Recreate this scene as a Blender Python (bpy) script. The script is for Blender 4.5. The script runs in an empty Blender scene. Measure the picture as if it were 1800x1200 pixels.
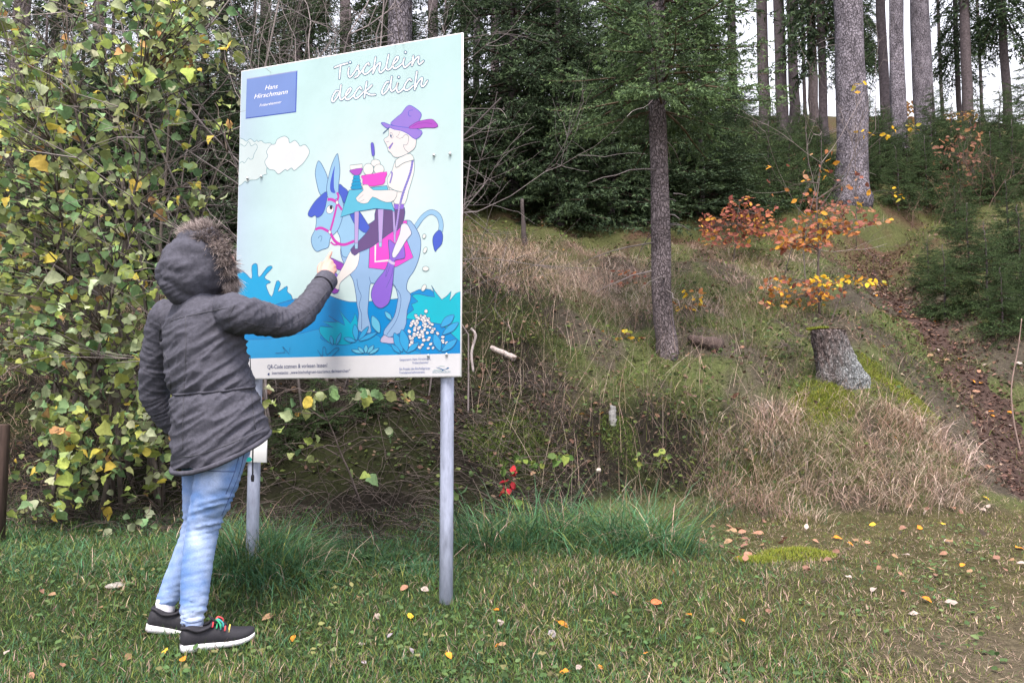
import bpy, bmesh, math, random
import numpy as np
from mathutils import Vector, Matrix, noise as mnoise
from mathutils.bvhtree import BVHTree
from mathutils.geometry import tessellate_polygon

random.seed(7)
RNG = np.random.default_rng(7)
SC = bpy.context.scene
COL = SC.collection

# ------------------------------------------------------------------ camera, sky, sun, exposure
CAM_Z = 0.95
PITCH = math.radians(4.3)
FPX = 1400.0                       # focal length in pixels of the 1800 px wide frame
cam_d = bpy.data.cameras.new('camera')
cam = bpy.data.objects.new('camera', cam_d)
COL.objects.link(cam)
cam.location = (0, 0, CAM_Z)
cam.rotation_euler = (math.radians(90) + PITCH, 0, 0)
cam_d.sensor_width = 36.0
cam_d.lens = 36.0 * FPX / 1800.0
cam_d.clip_start = 0.05
cam_d.clip_end = 2000
SC.camera = cam

SUN_EL, SUN_AZ = math.radians(62), math.radians(185)     # azimuth clockwise from +Y: behind the camera, a little left
world = bpy.data.worlds.new('World'); SC.world = world
world.use_nodes = True
wn = world.node_tree
bg = wn.nodes['Background']
sky = wn.nodes.new('ShaderNodeTexSky')
sky.sky_type = 'NISHITA'; sky.sun_disc = False
sky.sun_elevation = SUN_EL; sky.sun_rotation = SUN_AZ
sky.air_density = 2.8; sky.dust_density = 2.0; sky.ozone_density = 1.0; sky.altitude = 600
hs = wn.nodes.new('ShaderNodeHueSaturation'); hs.inputs['Saturation'].default_value = 0.3     # a hazy overcast sky: pale, hardly blue
wn.links.new(sky.outputs[0], hs.inputs['Color']); tint = wn.nodes.new('ShaderNodeMixRGB'); tint.blend_type = 'MULTIPLY'; tint.inputs[0].default_value = 1.0; tint.inputs[2].default_value = (1.03, 0.97, 1.06, 1)
wn.links.new(hs.outputs[0], tint.inputs[1]); wn.links.new(tint.outputs[0], bg.inputs[0])
bg.inputs[1].default_value = 0.15
sun_d = bpy.data.lights.new('sun', 'SUN'); sun = bpy.data.objects.new('sun', sun_d); COL.objects.link(sun)
sun_d.energy = 2.7; sun_d.angle = math.radians(20); sun_d.color = (1.0, 0.89, 0.78)
_sd = Vector((math.sin(SUN_AZ) * math.cos(SUN_EL), math.cos(SUN_AZ) * math.cos(SUN_EL), math.sin(SUN_EL)))
sun.rotation_euler = _sd.to_track_quat('Z', 'Y').to_euler()
SC.view_settings.view_transform = 'Standard'; SC.view_settings.look = 'None'
SC.view_settings.gamma = 1.0; SC.view_settings.use_curve_mapping = False
SC.view_settings.exposure = 1.35
SC.render.engine = 'CYCLES'
SC.cycles.use_denoising = True
SC.cycles.max_bounces = 6; SC.cycles.diffuse_bounces = 3; SC.cycles.glossy_bounces = 2
SC.cycles.transmission_bounces = 3; SC.cycles.transparent_max_bounces = 4
SC.cycles.use_adaptive_sampling = True; SC.cycles.adaptive_threshold = 0.02

# ------------------------------------------------------------------ helpers
_c, _s = math.cos(PITCH), math.sin(PITCH)
def at(u, v, Y):
    """point seen at photo pixel (u, v), at distance Y along the ground"""
    x = (u - 900) / FPX; y = (600 - v) / FPX
    t = Y / (_c - y * _s)
    return np.array((t * x, Y, CAM_Z + t * (_s + y * _c)))
def pix(P):
    P = np.asarray(P, float) - np.array((0, 0, CAM_Z))
    f = P[..., 1] * _c + P[..., 2] * _s; u = -P[..., 1] * _s + P[..., 2] * _c
    return np.stack((900 + FPX * P[..., 0] / f, 600 - FPX * u / f), -1)

def lin(r, g, b, k=1.0):
    """sRGB 0-255 to linear"""
    def f(c):
        c /= 255.0
        return (c / 12.92 if c <= 0.04045 else ((c + 0.055) / 1.055) ** 2.4) * k
    return (f(r), f(g), f(b))

def mkmat(name, col=(0.5, 0.5, 0.5), rough=0.8, var=0.2, scale=18.0, bump=0.0, bscale=60.0, src='const',
          transl=0.0, metal=0.0, spec=0.3, col2=None, detail=6.0, stretch=None, bdist=0.01):
    m = bpy.data.materials.new(name); m.use_nodes = True
    nt = m.node_tree; N = nt.nodes; L = nt.links
    b = N['Principled BSDF']; out = N['Material Output']
    b.inputs['Roughness'].default_value = rough; b.inputs['Metallic'].default_value = metal
    b.inputs['Specular IOR Level'].default_value = spec
    tc = N.new('ShaderNodeTexCoord'); vec = tc.outputs['Object']
    if stretch:
        mp = N.new('ShaderNodeMapping'); mp.inputs['Scale'].default_value = stretch
        L.new(vec, mp.inputs[0]); vec = mp.outputs[0]
    if src == 'attr':
        a = N.new('ShaderNodeAttribute'); a.attribute_name = 'Col'; base = a.outputs['Color']
    elif src == 'obj':
        a = N.new('ShaderNodeObjectInfo'); base = a.outputs['Color']
    else:
        a = N.new('ShaderNodeRGB'); a.outputs[0].default_value = (*col, 1); base = a.outputs[0]
    if var > 0 or col2:
        nz = N.new('ShaderNodeTexNoise'); nz.inputs['Scale'].default_value = scale; nz.inputs['Detail'].default_value = detail
        nz.inputs['Roughness'].default_value = 0.65
        L.new(vec, nz.inputs['Vector'])
        mr = N.new('ShaderNodeMapRange'); mr.inputs['From Min'].default_value = 0.3; mr.inputs['From Max'].default_value = 0.7
        L.new(nz.outputs['Fac'], mr.inputs['Value'])
        mx = N.new('ShaderNodeMix'); mx.data_type = 'RGBA'
        if col2:
            L.new(mr.outputs[0], mx.inputs['Factor']); L.new(base, mx.inputs['A']); mx.inputs['B'].default_value = (*col2, 1)
        else:
            mx.blend_type = 'MULTIPLY'; mx.inputs['Factor'].default_value = 1.0
            mr.inputs['To Min'].default_value = 1 - var; mr.inputs['To Max'].default_value = 1 + var
            L.new(base, mx.inputs['A']); L.new(mr.outputs[0], mx.inputs['B'])
        base = mx.outputs['Result']
    L.new(base, b.inputs['Base Color'])
    if bump > 0:
        n2 = N.new('ShaderNodeTexNoise'); n2.inputs['Scale'].default_value = bscale; n2.inputs['Detail'].default_value = 5
        L.new(vec, n2.inputs['Vector'])
        bp_ = N.new('ShaderNodeBump'); bp_.inputs['Strength'].default_value = bump; bp_.inputs['Distance'].default_value = bdist
        L.new(n2.outputs['Fac'], bp_.inputs['Height']); L.new(bp_.outputs[0], b.inputs['Normal'])
    if transl > 0:
        tr = N.new('ShaderNodeBsdfTranslucent'); ms = N.new('ShaderNodeMixShader'); ms.inputs[0].default_value = transl
        L.new(base, tr.inputs[0]); L.new(b.outputs[0], ms.inputs[1]); L.new(tr.outputs[0], ms.inputs[2])
        L.new(ms.outputs[0], out.inputs[0])
    return m

def mesh_np(name, V, tris=None, quads=None, col=None, mat=None, smooth=False):
    me = bpy.data.meshes.new(name)
    V = np.asarray(V, np.float32)
    parts, tot = [], []
    if tris is not None and len(tris):
        t = np.asarray(tris, np.int32); parts.append(t.ravel()); tot.append(np.full(len(t), 3, np.int32))
    if quads is not None and len(quads):
        q = np.asarray(quads, np.int32); parts.append(q.ravel()); tot.append(np.full(len(q), 4, np.int32))
    li = np.concatenate(parts); lt = np.concatenate(tot)
    ls = np.concatenate(([0], np.cumsum(lt)[:-1])).astype(np.int32)
    me.vertices.add(len(V)); me.vertices.foreach_set('co', V.ravel())
    me.loops.add(len(li)); me.loops.foreach_set('vertex_index', li)
    me.polygons.add(len(lt)); me.polygons.foreach_set('loop_start', ls)
    me.update(calc_edges=True)
    if smooth:
        me.polygons.foreach_set('use_smooth', np.ones(len(lt), bool))
    if col is not None:
        col = np.asarray(col, np.float32)
        c4 = np.ones((len(V), 4), np.float32); c4[:, :3] = col
        ca = me.color_attributes.new('Col', 'FLOAT_COLOR', 'POINT'); ca.data.foreach_set('color', c4.ravel())
    if mat: me.materials.append(mat)
    return me

def link(name, me, parent=None, world_coords=True):
    o = bpy.data.objects.new(name, me); COL.objects.link(o)
    if parent is not None:
        o.parent = parent
        if world_coords:
            o.matrix_parent_inverse = Matrix.LocRotScale(parent.location, parent.rotation_euler, parent.scale).inverted()
    return o

def tag(o, label=None, cat=None, group=None, kind=None):
    if label: o['label'] = label
    if cat: o['category'] = cat
    if group: o['group'] = group
    if kind: o['kind'] = kind
    return o

def thing(name, label, cat, loc=(0, 0, 0), rz=0.0, group=None, scale=1.0):
    o = bpy.data.objects.new(name, None); COL.objects.link(o)
    o.empty_display_size = 0.2
    o.location = [float(c) for c in loc]; o.rotation_euler = (0, 0, rz); o.scale = (scale,) * 3
    return tag(o, label, cat, group)

class Buf:
    """collects vertices, triangles, quads and vertex colours for ONE mesh"""
    def __init__(s): s.V = []; s.T = []; s.Q = []; s.C = []; s.n = 0
    def add(s, V, tris=None, quads=None, col=(0.5, 0.5, 0.5)):
        V = np.asarray(V, float)
        if tris is not None and len(tris): s.T.append(np.asarray(tris) + s.n)
        if quads is not None and len(quads): s.Q.append(np.asarray(quads) + s.n)
        c = np.asarray(col, float)
        s.C.append(np.broadcast_to(c, (len(V), 3)) if c.ndim == 1 else c)
        s.V.append(V); s.n += len(V)
    def mesh(s, name, mat, smooth=False):
        return mesh_np(name, np.concatenate(s.V), np.concatenate(s.T) if s.T else None,
                       np.concatenate(s.Q) if s.Q else None, np.concatenate(s.C), mat, smooth)
    def obj(s, name, mat, parent=None, smooth=False):
        return link(name, s.mesh(name, mat, smooth), parent)

def smooth_curve(P, n=8, closed=False):
    """Catmull-Rom through points"""
    P = np.asarray(P, float)
    if len(P) < 3: return P
    Q = np.vstack((P[-1:], P, P[:2])) if closed else np.vstack((2 * P[:1] - P[1:2], P, 2 * P[-1:] - P[-2:-1]))
    t = np.linspace(0, 1, n, endpoint=False)[:, None]
    out = []
    for i in range(1, len(Q) - 2):
        a, b, c, d = Q[i - 1], Q[i], Q[i + 1], Q[i + 2]
        out.append(0.5 * ((2 * b) + (-a + c) * t + (2 * a - 5 * b + 4 * c - d) * t ** 2 + (-a + 3 * b - 3 * c + d) * t ** 3))
    if not closed: out.append(P[-1:])
    return np.vstack(out)

def tube_arrays(P, R, sides=6, cap=True):
    P = np.asarray(P, float); n = len(P)
    R = np.broadcast_to(np.asarray(R, float), (n,))
    T = np.gradient(P, axis=0); T /= np.linalg.norm(T, axis=1)[:, None] + 1e-12
    ref = np.array((0.31, 0.17, 0.94)) if abs(T[0, 2]) < 0.9 else np.array((1.0, 0.1, 0.0))
    a = np.linspace(0, 2 * math.pi, sides, endpoint=False)
    N = ref - T * (T @ ref)[:, None]; N /= np.linalg.norm(N, axis=1)[:, None] + 1e-12
    B = np.cross(T, N)
    V = (P[:, None, :] + R[:, None, None] * (np.cos(a)[None, :, None] * N[:, None, :] + np.sin(a)[None, :, None] * B[:, None, :])).reshape(-1, 3)
    i = np.arange(n - 1)[:, None] * sides; j = np.arange(sides)[None, :]; j2 = (j + 1) % sides
    Q = np.stack((i + j, i + j2, i + sides + j2, i + sides + j), -1).reshape(-1, 4)
    tris = []
    if cap:
        V = np.vstack((V, P[:1], P[-1:])); c0, c1 = len(V) - 2, len(V) - 1; e = (n - 1) * sides
        for k in range(sides):
            tris += [(c0, (k + 1) % sides, k), (c1, e + k, e + (k + 1) % sides)]
    return V, np.array(tris, int).reshape(-1, 3), Q

def loft(rings, cap=True):
    """rings: (m, n, 3) array"""
    R = np.asarray(rings, float); m, n = R.shape[:2]
    V = R.reshape(-1, 3); i = np.arange(m - 1)[:, None] * n; j = np.arange(n)[None, :]; j2 = (j + 1) % n
    Q = np.stack((i + j, i + j2, i + n + j2, i + n + j), -1).reshape(-1, 4)
    tris = []
    if cap:
        V = np.vstack((V, R[0].mean(0)[None], R[-1].mean(0)[None])); c0, c1 = m * n, m * n + 1
        for k in range(n):
            tris += [(c0, (k + 1) % n, k), (c1, (m - 1) * n + k, (m - 1) * n + (k + 1) % n)]
    return V, np.array(tris, int).reshape(-1, 3), Q

# vectorised value noise
_H = np.random.default_rng(99).random((256, 256))
def vnoise(x, y):
    x = np.asarray(x, float); y = np.asarray(y, float)
    xi = np.floor(x).astype(int); yi = np.floor(y).astype(int); fx = x - xi; fy = y - yi
    fx = fx * fx * (3 - 2 * fx); fy = fy * fy * (3 - 2 * fy)
    g = lambda a, b: _H[a & 255, b & 255]
    return (g(xi, yi) * (1 - fx) + g(xi + 1, yi) * fx) * (1 - fy) + (g(xi, yi + 1) * (1 - fx) + g(xi + 1, yi + 1) * fx) * fy
def fbm(x, y, o=4):
    s = 0; a = 0.5; t = 0
    for k in range(o):
        s = s + a * vnoise(np.asarray(x) * 2 ** k + 17.3 * k, np.asarray(y) * 2 ** k + 9.1 * k); t += a; a *= 0.5
    return s / t
def sstep(a, b, x):
    t = np.clip((np.asarray(x, float) - a) / (b - a), 0, 1); return t * t * (3 - 2 * t)

def barkmat(name, col, scale=26, dark=0.35, bump=0.8, src='const'):
    """flaky bark: cells of plates with dark cracks between"""
    m = mkmat(name, col, rough=0.95, var=0.45, scale=scale * 1.6, spec=0.1, stretch=(1, 1, 0.55), src=src)
    nt = m.node_tree; N = nt.nodes; L = nt.links; b = N['Principled BSDF']; base = b.inputs['Base Color'].links[0].from_socket
    mp = [n for n in N if n.type == 'MAPPING'][0]
    dn = N.new('ShaderNodeTexNoise'); dn.inputs['Scale'].default_value = 9; L.new(mp.outputs[0], dn.inputs['Vector'])
    ad = N.new('ShaderNodeMixRGB'); ad.inputs[0].default_value = 0.12; L.new(mp.outputs[0], ad.inputs[1]); L.new(dn.outputs['Color'], ad.inputs[2])
    vo = N.new('ShaderNodeTexVoronoi'); vo.feature = 'DISTANCE_TO_EDGE'; vo.inputs['Scale'].default_value = scale; L.new(ad.outputs[0], vo.inputs['Vector'])
    mr = N.new('ShaderNodeMapRange'); mr.inputs['From Max'].default_value = 0.16; mr.inputs['To Min'].default_value = dark; mr.inputs['To Max'].default_value = 1.15; L.new(vo.outputs['Distance'], mr.inputs['Value'])
    mx = N.new('ShaderNodeMix'); mx.data_type = 'RGBA'; mx.blend_type = 'MULTIPLY'; mx.inputs['Factor'].default_value = 1; L.new(base, mx.inputs['A']); L.new(mr.outputs[0], mx.inputs['B']); L.new(mx.outputs['Result'], b.inputs['Base Color'])
    ln = N.new('ShaderNodeTexNoise'); ln.inputs['Scale'].default_value = 4.5; ln.inputs['Detail'].default_value = 3; L.new(mp.outputs[0], ln.inputs['Vector'])
    lr = N.new('ShaderNodeMapRange'); lr.inputs['From Min'].default_value = 0.35; lr.inputs['From Max'].default_value = 0.65; lr.inputs['To Min'].default_value = 0.7; lr.inputs['To Max'].default_value = 1.35; L.new(ln.outputs['Fac'], lr.inputs['Value'])
    m2 = N.new('ShaderNodeMix'); m2.data_type = 'RGBA'; m2.blend_type = 'MULTIPLY'; m2.inputs['Factor'].default_value = 1; L.new(mx.outputs['Result'], m2.inputs['A']); L.new(lr.outputs[0], m2.inputs['B']); L.new(m2.outputs['Result'], b.inputs['Base Color'])
    bp_ = N.new('ShaderNodeBump'); bp_.inputs['Strength'].default_value = bump; bp_.inputs['Distance'].default_value = 0.02; L.new(mr.outputs[0], bp_.inputs['Height']); L.new(bp_.outputs[0], b.inputs['Normal'])
    return m

ORD = ['first', 'second', 'third', 'fourth', 'fifth', 'sixth', 'seventh', 'eighth', 'ninth', 'tenth', 'eleventh', 'twelfth',
       'thirteenth', 'fourteenth', 'fifteenth', 'sixteenth', 'seventeenth', 'eighteenth', 'nineteenth', 'twentieth']
def ordinal(i):
    if i < 20: return ORD[i]
    tens = {2: 'twenty', 3: 'thirty', 4: 'forty', 5: 'fifty', 6: 'sixty', 7: 'seventy', 8: 'eighty', 9: 'ninety'}
    tth = {2: 'twentieth', 3: 'thirtieth', 4: 'fortieth', 5: 'fiftieth', 6: 'sixtieth', 7: 'seventieth', 8: 'eightieth', 9: 'ninetieth'}
    n = i + 1
    return tth[n // 10] if n % 10 == 0 else tens[n // 10] + '-' + ORD[n % 10 - 1]
# ------------------------------------------------------------------ terrain
def foot(x):
    return np.interp(x, [-60, -12, -4, -2.2, -1.0, 0, 1, 2.5, 3.5, 4.5, 6, 12, 60], [6.2, 5.9, 5.7, 5.3, 5.1, 5.55, 5.95, 6.0, 6.15, 6.35, 6.6, 6.9, 7.2])
_ps = np.linspace(-6, 220, 11301)
_pz = np.interp(_ps, [-6, -0.35, 0, 0.3, 0.9, 1.9, 3.4, 4.7, 8, 14, 29, 34, 45, 80, 220],
                [0, 0.0, 0.04, 0.22, 0.80, 1.45, 2.25, 2.88, 4.5, 7.4, 14.0, 15.0, 13.5, 6, -4])
_k = np.hanning(25); _k /= _k.sum()
_pz = np.convolve(np.pad(_pz, 12, 'edge'), _k, 'valid')
PATH = np.array([(4.3, 5.6), (4.28, 6.5), (4.55, 7.6), (4.75, 8.6), (4.9, 9.6), (5.1, 10.8), (5.6, 12.2), (6.6, 13.6), (8.2, 15.0), (9.5, 17)])
_pp = smooth_curve(PATH, 10)
def path_dist(x, y):
    return np.interp(y, _pp[:, 1], _pp[:, 0]) - x
STUMP_XY = (at(1472, 672, 7.2)[0], 7.2)
def H(x, y):
    x = np.asarray(x, float); y = np.asarray(y, float)
    s = y - foot(x) + 0.35 * (fbm(x * 0.9 + 3, y * 0.9, 3) - 0.5) * sstep(4, 6, y)
    z = np.interp(s, _ps, _pz)
    z = z + 0.085 * sstep(2.9, 4.0, y) + 0.06 * sstep(-0.6, -1.6, x) * sstep(3.2, 4.2, y)
    amp = 0.03 + 0.30 * sstep(0.0, 1.5, s)
    z = z + amp * (fbm(x * 1.7, y * 1.7, 4) - 0.5) + 0.035 * (fbm(x * 7, y * 7, 3) - 0.5) * (0.4 + sstep(-0.3, 0.5, s))
    d = path_dist(x, y)
    z = z - 0.30 * np.exp(-(d / 0.62) ** 2) * sstep(6.3, 7.2, y) * sstep(20, 15, y)
    z = z + 0.16 * np.exp(-((x - STUMP_XY[0] - 0.1) ** 2 / 0.5 + (y - STUMP_XY[1]) ** 2 / 0.35))
    z = z + 1.2 * (fbm(x * 0.12 + 5, y * 0.12, 2) - 0.5) * sstep(9, 30, y)
    z = z - 0.02 * sstep(2.5, -6, y) * 6
    return z
def ax(lo, a, b, hi, step, g):
    m = np.arange(a, b + 1e-6, step); r = [b]; st = step
    while r[-1] < hi: st *= g; r.append(r[-1] + st)
    l = [a]; st = step
    while l[-1] > lo: st *= g; l.append(l[-1] - st)
    return np.concatenate((l[:0:-1], m, r[1:]))
gx = ax(-160, -4.6, 6.6, 160, 0.065, 1.12); gy = ax(-80, 1.8, 11.5, 240, 0.065, 1.1)
GX, GY = np.meshgrid(gx, gy)
GZ = H(GX, GY)
def ground_colour(x, y):
    s = y - foot(x)
    n = fbm(x * 2.3 + 1, y * 2.3, 4)[..., None]; n2 = fbm(x * 9, y * 9, 3)[..., None]
    green = np.array((0.050, 0.075, 0.026)); straw = np.array((0.13, 0.115, 0.05)); soil = np.array((0.060, 0.046, 0.036))
    dark = np.array((0.060, 0.052, 0.040)); litter = np.array((0.12, 0.075, 0.05)); olive = np.array((0.085, 0.080, 0.042))
    right = sstep(-0.2, 2.2, x + 0.8 * (fbm(x * 1.1, y * 1.1, 2) - 0.5))[..., None]
    lawn = green * (1 - right) + (straw * 0.75 + olive * 0.25) * right
    lawn = lawn * (0.25 + 0.5 * n2)
    tr = (sstep(0.9, 2.0, x) * sstep(4.6, 3.4, y + 0.9 * fbm(x * 2, y * 2, 2)))[..., None]     # trodden bare ground
    lawn = lawn * (1 - 0.7 * tr) + np.array((0.105, 0.085, 0.062)) * 0.7 * tr
    bank = dark * (1 - sstep(0.42, 0.56, n)) + np.array((0.065, 0.078, 0.030)) * sstep(0.42, 0.56, n)
    bank = bank * (0.7 + 0.6 * n2)
    hill = litter * 0.6 * (1 - sstep(0.3, 0.5, n)) + np.array((0.062, 0.068, 0.026)) * sstep(0.3, 0.5, n)
    hollow_shade = sstep(0.9, 0.1, x)[..., None]; hollow_shade = np.maximum(hollow_shade, (sstep(2.3, 1.3, x) * sstep(0.05, 0.25, s) * sstep(1.3, 0.7, s))[..., None]); bank = bank * (1 - 0.78 * hollow_shade)  # shade of the hollow behind the board, painted into the bank colour
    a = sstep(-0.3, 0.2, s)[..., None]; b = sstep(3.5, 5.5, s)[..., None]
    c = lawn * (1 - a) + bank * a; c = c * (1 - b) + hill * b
    return c
V = np.stack((GX, GY, GZ), -1).reshape(-1, 3)
ny, nx = GX.shape
idx = np.arange(ny * nx).reshape(ny, nx)
Q = np.stack((idx[:-1, :-1], idx[:-1, 1:], idx[1:, 1:], idx[1:, :-1]), -1).reshape(-1, 4)
M_ground = mkmat('ground_earth', rough=0.95, var=0.45, scale=35, bump=0.8, bscale=120, src='attr', spec=0.1, bdist=0.02)
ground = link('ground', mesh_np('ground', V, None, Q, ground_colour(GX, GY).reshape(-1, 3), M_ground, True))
tag(ground, kind='structure')

# the trodden footpath: a sheet just above the ground with a ragged edge
py = np.arange(6.35, 12.6, 0.09); pw = np.linspace(-1, 1, 11)
PYg, PWg = np.meshgrid(py, pw, indexing='ij')
half = (0.24 + 0.28 * (fbm(PYg * 2.1, np.sign(PWg) * 3 + 5, 3) - 0.5) * 2) * np.interp(PYg, [6.3, 7, 9, 11, 12.6], [1.2, 1.3, 0.85, 0.6, 0.15])
PXg = np.interp(PYg, _pp[:, 1], _pp[:, 0]) + PWg * half
PZg = H(PXg, PYg) + 0.014 - 0.03 * np.abs(PWg) ** 3
V = np.stack((PXg, PYg, PZg), -1).reshape(-1, 3)
idx = np.arange(PXg.size).reshape(PXg.shape)
Q = np.stack((idx[:-1, :-1], idx[:-1, 1:], idx[1:, 1:], idx[1:, :-1]), -1).reshape(-1, 4)
M_path = mkmat('path_soil', (0.055, 0.037, 0.032), rough=0.95, var=0.5, scale=22, bump=0.9, bscale=70, spec=0.1, bdist=0.02)
tag(link('path', mesh_np('path', V, None, Q, None, M_path, True)), kind='structure')
# ------------------------------------------------------------------ information board
PR = at(812, 360, 3.55); PL = at(416.5, 400, 3.98)
B0 = np.array((PL[0], PL[1])); B1 = np.array((PR[0], PR[1]))
BW = float(np.linalg.norm(B1 - B0)); BE = (B1 - B0) / BW                 # along the board, left to right
BN = np.array((BE[1], -BE[0]))                                            # front normal, towards the camera
ZB = float(at(806, 662, 3.55)[2]); ZT = float(at(817, 57, 3.55)[2])
def bp(u, v):
    """photo pixel -> board coordinates (metres along, height)"""
    d = at(u, v, 1.0) - np.array((0, 0, CAM_Z))
    t = float(B0 @ BN) / float(d[:2] @ BN)
    p = d * t + np.array((0, 0, CAM_Z))
    return np.array((float((p[:2] - B0) @ BE), p[2]))
def bw(sz, off=0.0):
    """board coordinates -> world"""
    sz = np.asarray(sz, float).reshape(-1, 2)
    xy = B0 + sz[:, :1] * BE + off * BN
    return np.column_stack((xy, sz[:, 1]))
def zc(x0, y0, k):
    return lambda *pts: [(x0 + a / k, y0 + b / k) for a, b in pts]
z3 = zc(600, 175, 10.0); z4 = zc(530, 260, 6.317); z5 = zc(620, 270, 6.317); z6 = zc(560, 420, 6.0)
z7 = zc(410, 230, 10.9067); zt = zc(570, 80, 9.0); z2 = zc(380, 340, 3.53)

board = thing('information_board', 'white printed picture board with donkey and rider on two steel posts', 'sign', (*(B0 + BE * BW / 2), float(H(*(B0 + BE * BW / 2)))))
M_print = mkmat('print_ink', rough=0.4, var=0.05, scale=5, src='attr', spec=0.25)
M_alu = mkmat('sheet_white', (0.78, 0.80, 0.82), rough=0.45, var=0.05, scale=8)
M_steel = mkmat('galvanised_steel', (0.30, 0.335, 0.44), rough=0.55, var=0.3, scale=34, metal=0.2, bump=0.05, bscale=80, stretch=(1, 1, 0.25))
M_bolt = mkmat('bolt_steel', (0.55, 0.56, 0.6), rough=0.3, metal=0.8, var=0.1)

def box_mesh(corners8): return corners8
def slab(s0, s1, z0, z1, f, b, bevel=0.003):
    c = np.array([(s0, z0), (s1, z0), (s1, z1), (s0, z1)])
    ci = np.array([(s0 + bevel, z0 + bevel), (s1 - bevel, z0 + bevel), (s1 - bevel, z1 - bevel), (s0 + bevel, z1 - bevel)])
    V = np.vstack((bw(ci, f), bw(c, f - bevel), bw(c, b + bevel), bw(ci, b)))
    Q = [(0, 1, 2, 3), (15, 14, 13, 12)]
    for r in range(3):
        for k in range(4):
            Q.append((r * 4 + k, r * 4 + 4 + k, r * 4 + 4 + (k + 1) % 4, r * 4 + (k + 1) % 4))
    return V, np.array(Q)
V, Q = slab(0, BW, ZB, ZT, 0.0, -0.012)
link('panel', mesh_np('panel', V, None, Q, None, M_alu), board)

class Print:
    def __init__(s): s.b = Buf(); s.off = 0.0008
    def poly(s, pts, col, sm=5, outline=None, ow=1.1, closed=True):
        B = np.array([bp(*p) for p in pts])
        if sm > 1: B = smooth_curve(B, sm, True)
        B[:, 0] = np.clip(B[:, 0], 0.004, BW - 0.004); B[:, 1] = np.clip(B[:, 1], ZB + 0.004, ZT - 0.004)
        t = tessellate_polygon([[Vector((a, b, 0)) for a, b in B]])
        s.b.add(bw(B, s.off), tris=np.array(t), col=col); s.off += 0.000008
        if outline: s.line(None, outline, ow, B=np.vstack((B, B[:2])))
    def line(s, pts, col, w=1.1, B=None, sm=6, cap=False):
        if B is None:
            B = np.array([bp(*p) for p in pts])
            if sm > 1: B = smooth_curve(B, sm)
        w = w * 0.0026
        T = np.gradient(B, axis=0); T /= np.linalg.norm(T, axis=1)[:, None] + 1e-9
        N = np.column_stack((-T[:, 1], T[:, 0])) * w / 2
        L, R = B + N, B - N; n = len(B)
        i = np.arange(n - 1)
        for q in (L, R):
            q[:, 0] = np.clip(q[:, 0], 0.004, BW - 0.004)
        s.b.add(bw(np.vstack((L, R)), s.off), quads=np.stack((i, i + n, i + n + 1, i + 1), -1), col=col)
        if cap:
            a = np.linspace(0, 2 * math.pi, 12, endpoint=False); circ = np.column_stack((np.cos(a), np.sin(a))) * w / 2
            for e in (B[0], B[-1]):
                s.b.add(bw(circ + e, s.off), tris=[(0, k, k + 1) for k in range(1, 11)], col=col)
        s.off += 0.000008
    def ell(s, c, rx, ry, col, outline=None, ow=1.1, rot=0.0):
        a = np.linspace(0, 2 * math.pi, 12, endpoint=False)
        s.poly([(c[0] + rx * math.cos(t) * math.cos(rot) - ry * math.sin(t) * math.sin(rot), c[1] + rx * math.cos(t) * math.sin(rot) + ry * math.sin(t) * math.cos(rot)) for t in a], col, 2, outline, ow)
    def done(s, name):
        return s.b.obj(name, M_print, board)
K = 0.475
INK = lin(60, 95, 150, K); INKG = lin(95, 150, 160, K); WHT = lin(250, 246, 244, K); LB = lin(158, 206, 242, K); LB2 = lin(140, 160, 222, K)
DB = lin(72, 100, 216, K); PINK = lin(246, 80, 214, K); MAG = lin(214, 60, 190, K); PUR = lin(150, 110, 226, K); HAT = lin(160, 132, 228, K)
BRN = lin(108, 82, 140, K); CY = lin(98, 200, 232, K); TEAL = lin(0, 200, 224, K); BLUE = lin(0, 150, 226, K); SKYB = lin(40, 168, 232, K)
LAV = lin(196, 172, 232, K); CB = lin(0, 165, 220, K); FEA = lin(184, 84, 208, K); VIO = lin(160, 70, 196, K)

pr = Print()
# printed sky: a soft blend in the print itself
gs, gz = np.meshgrid(np.linspace(0.004, BW - 0.004, 13), np.linspace(ZB + 0.004, ZT - 0.004, 17))
cA = np.array(lin(205, 242, 243, K)); cB = np.array(lin(230, 245, 248, K)); cC = np.array(lin(198, 216, 242, K))
wgt = np.exp(-(((gs / BW - 0.62) / 0.35) ** 2 + (((gz - ZB) / (ZT - ZB) - 0.5) / 0.3) ** 2))[..., None]
edge = sstep(0.16, 0.0, gs / BW)[..., None] * 0.7
gc = cA * (1 - wgt) + cB * wgt; gc = gc * (1 - edge) + cC * edge
idx = np.arange(gs.size).reshape(gs.shape)
pr.b.add(bw(np.column_stack((gs.ravel(), gz.ravel())), 0.0004), quads=np.stack((idx[:-1, :-1], idx[:-1, 1:], idx[1:, 1:], idx[1:, :-1]), -1).reshape(-1, 4), col=gc.reshape(-1, 3))
za = zc(410, 110, 12.0)
pr.poly(za((262, 1190), (1330, 1048), (1357, 172), (288, 345)), lin(128, 158, 226, K), 1)
pr.line(za((1340, 180), (1318, 1045)), lin(74, 104, 208, K), 2.2, sm=1); pr.line(za((270, 1180), (1325, 1042)), lin(60, 92, 190, K), 2.0, sm=1)
pr.line(za((290, 352), (1345, 185)), lin(170, 176, 226, K), 1.6, sm=1)
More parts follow.
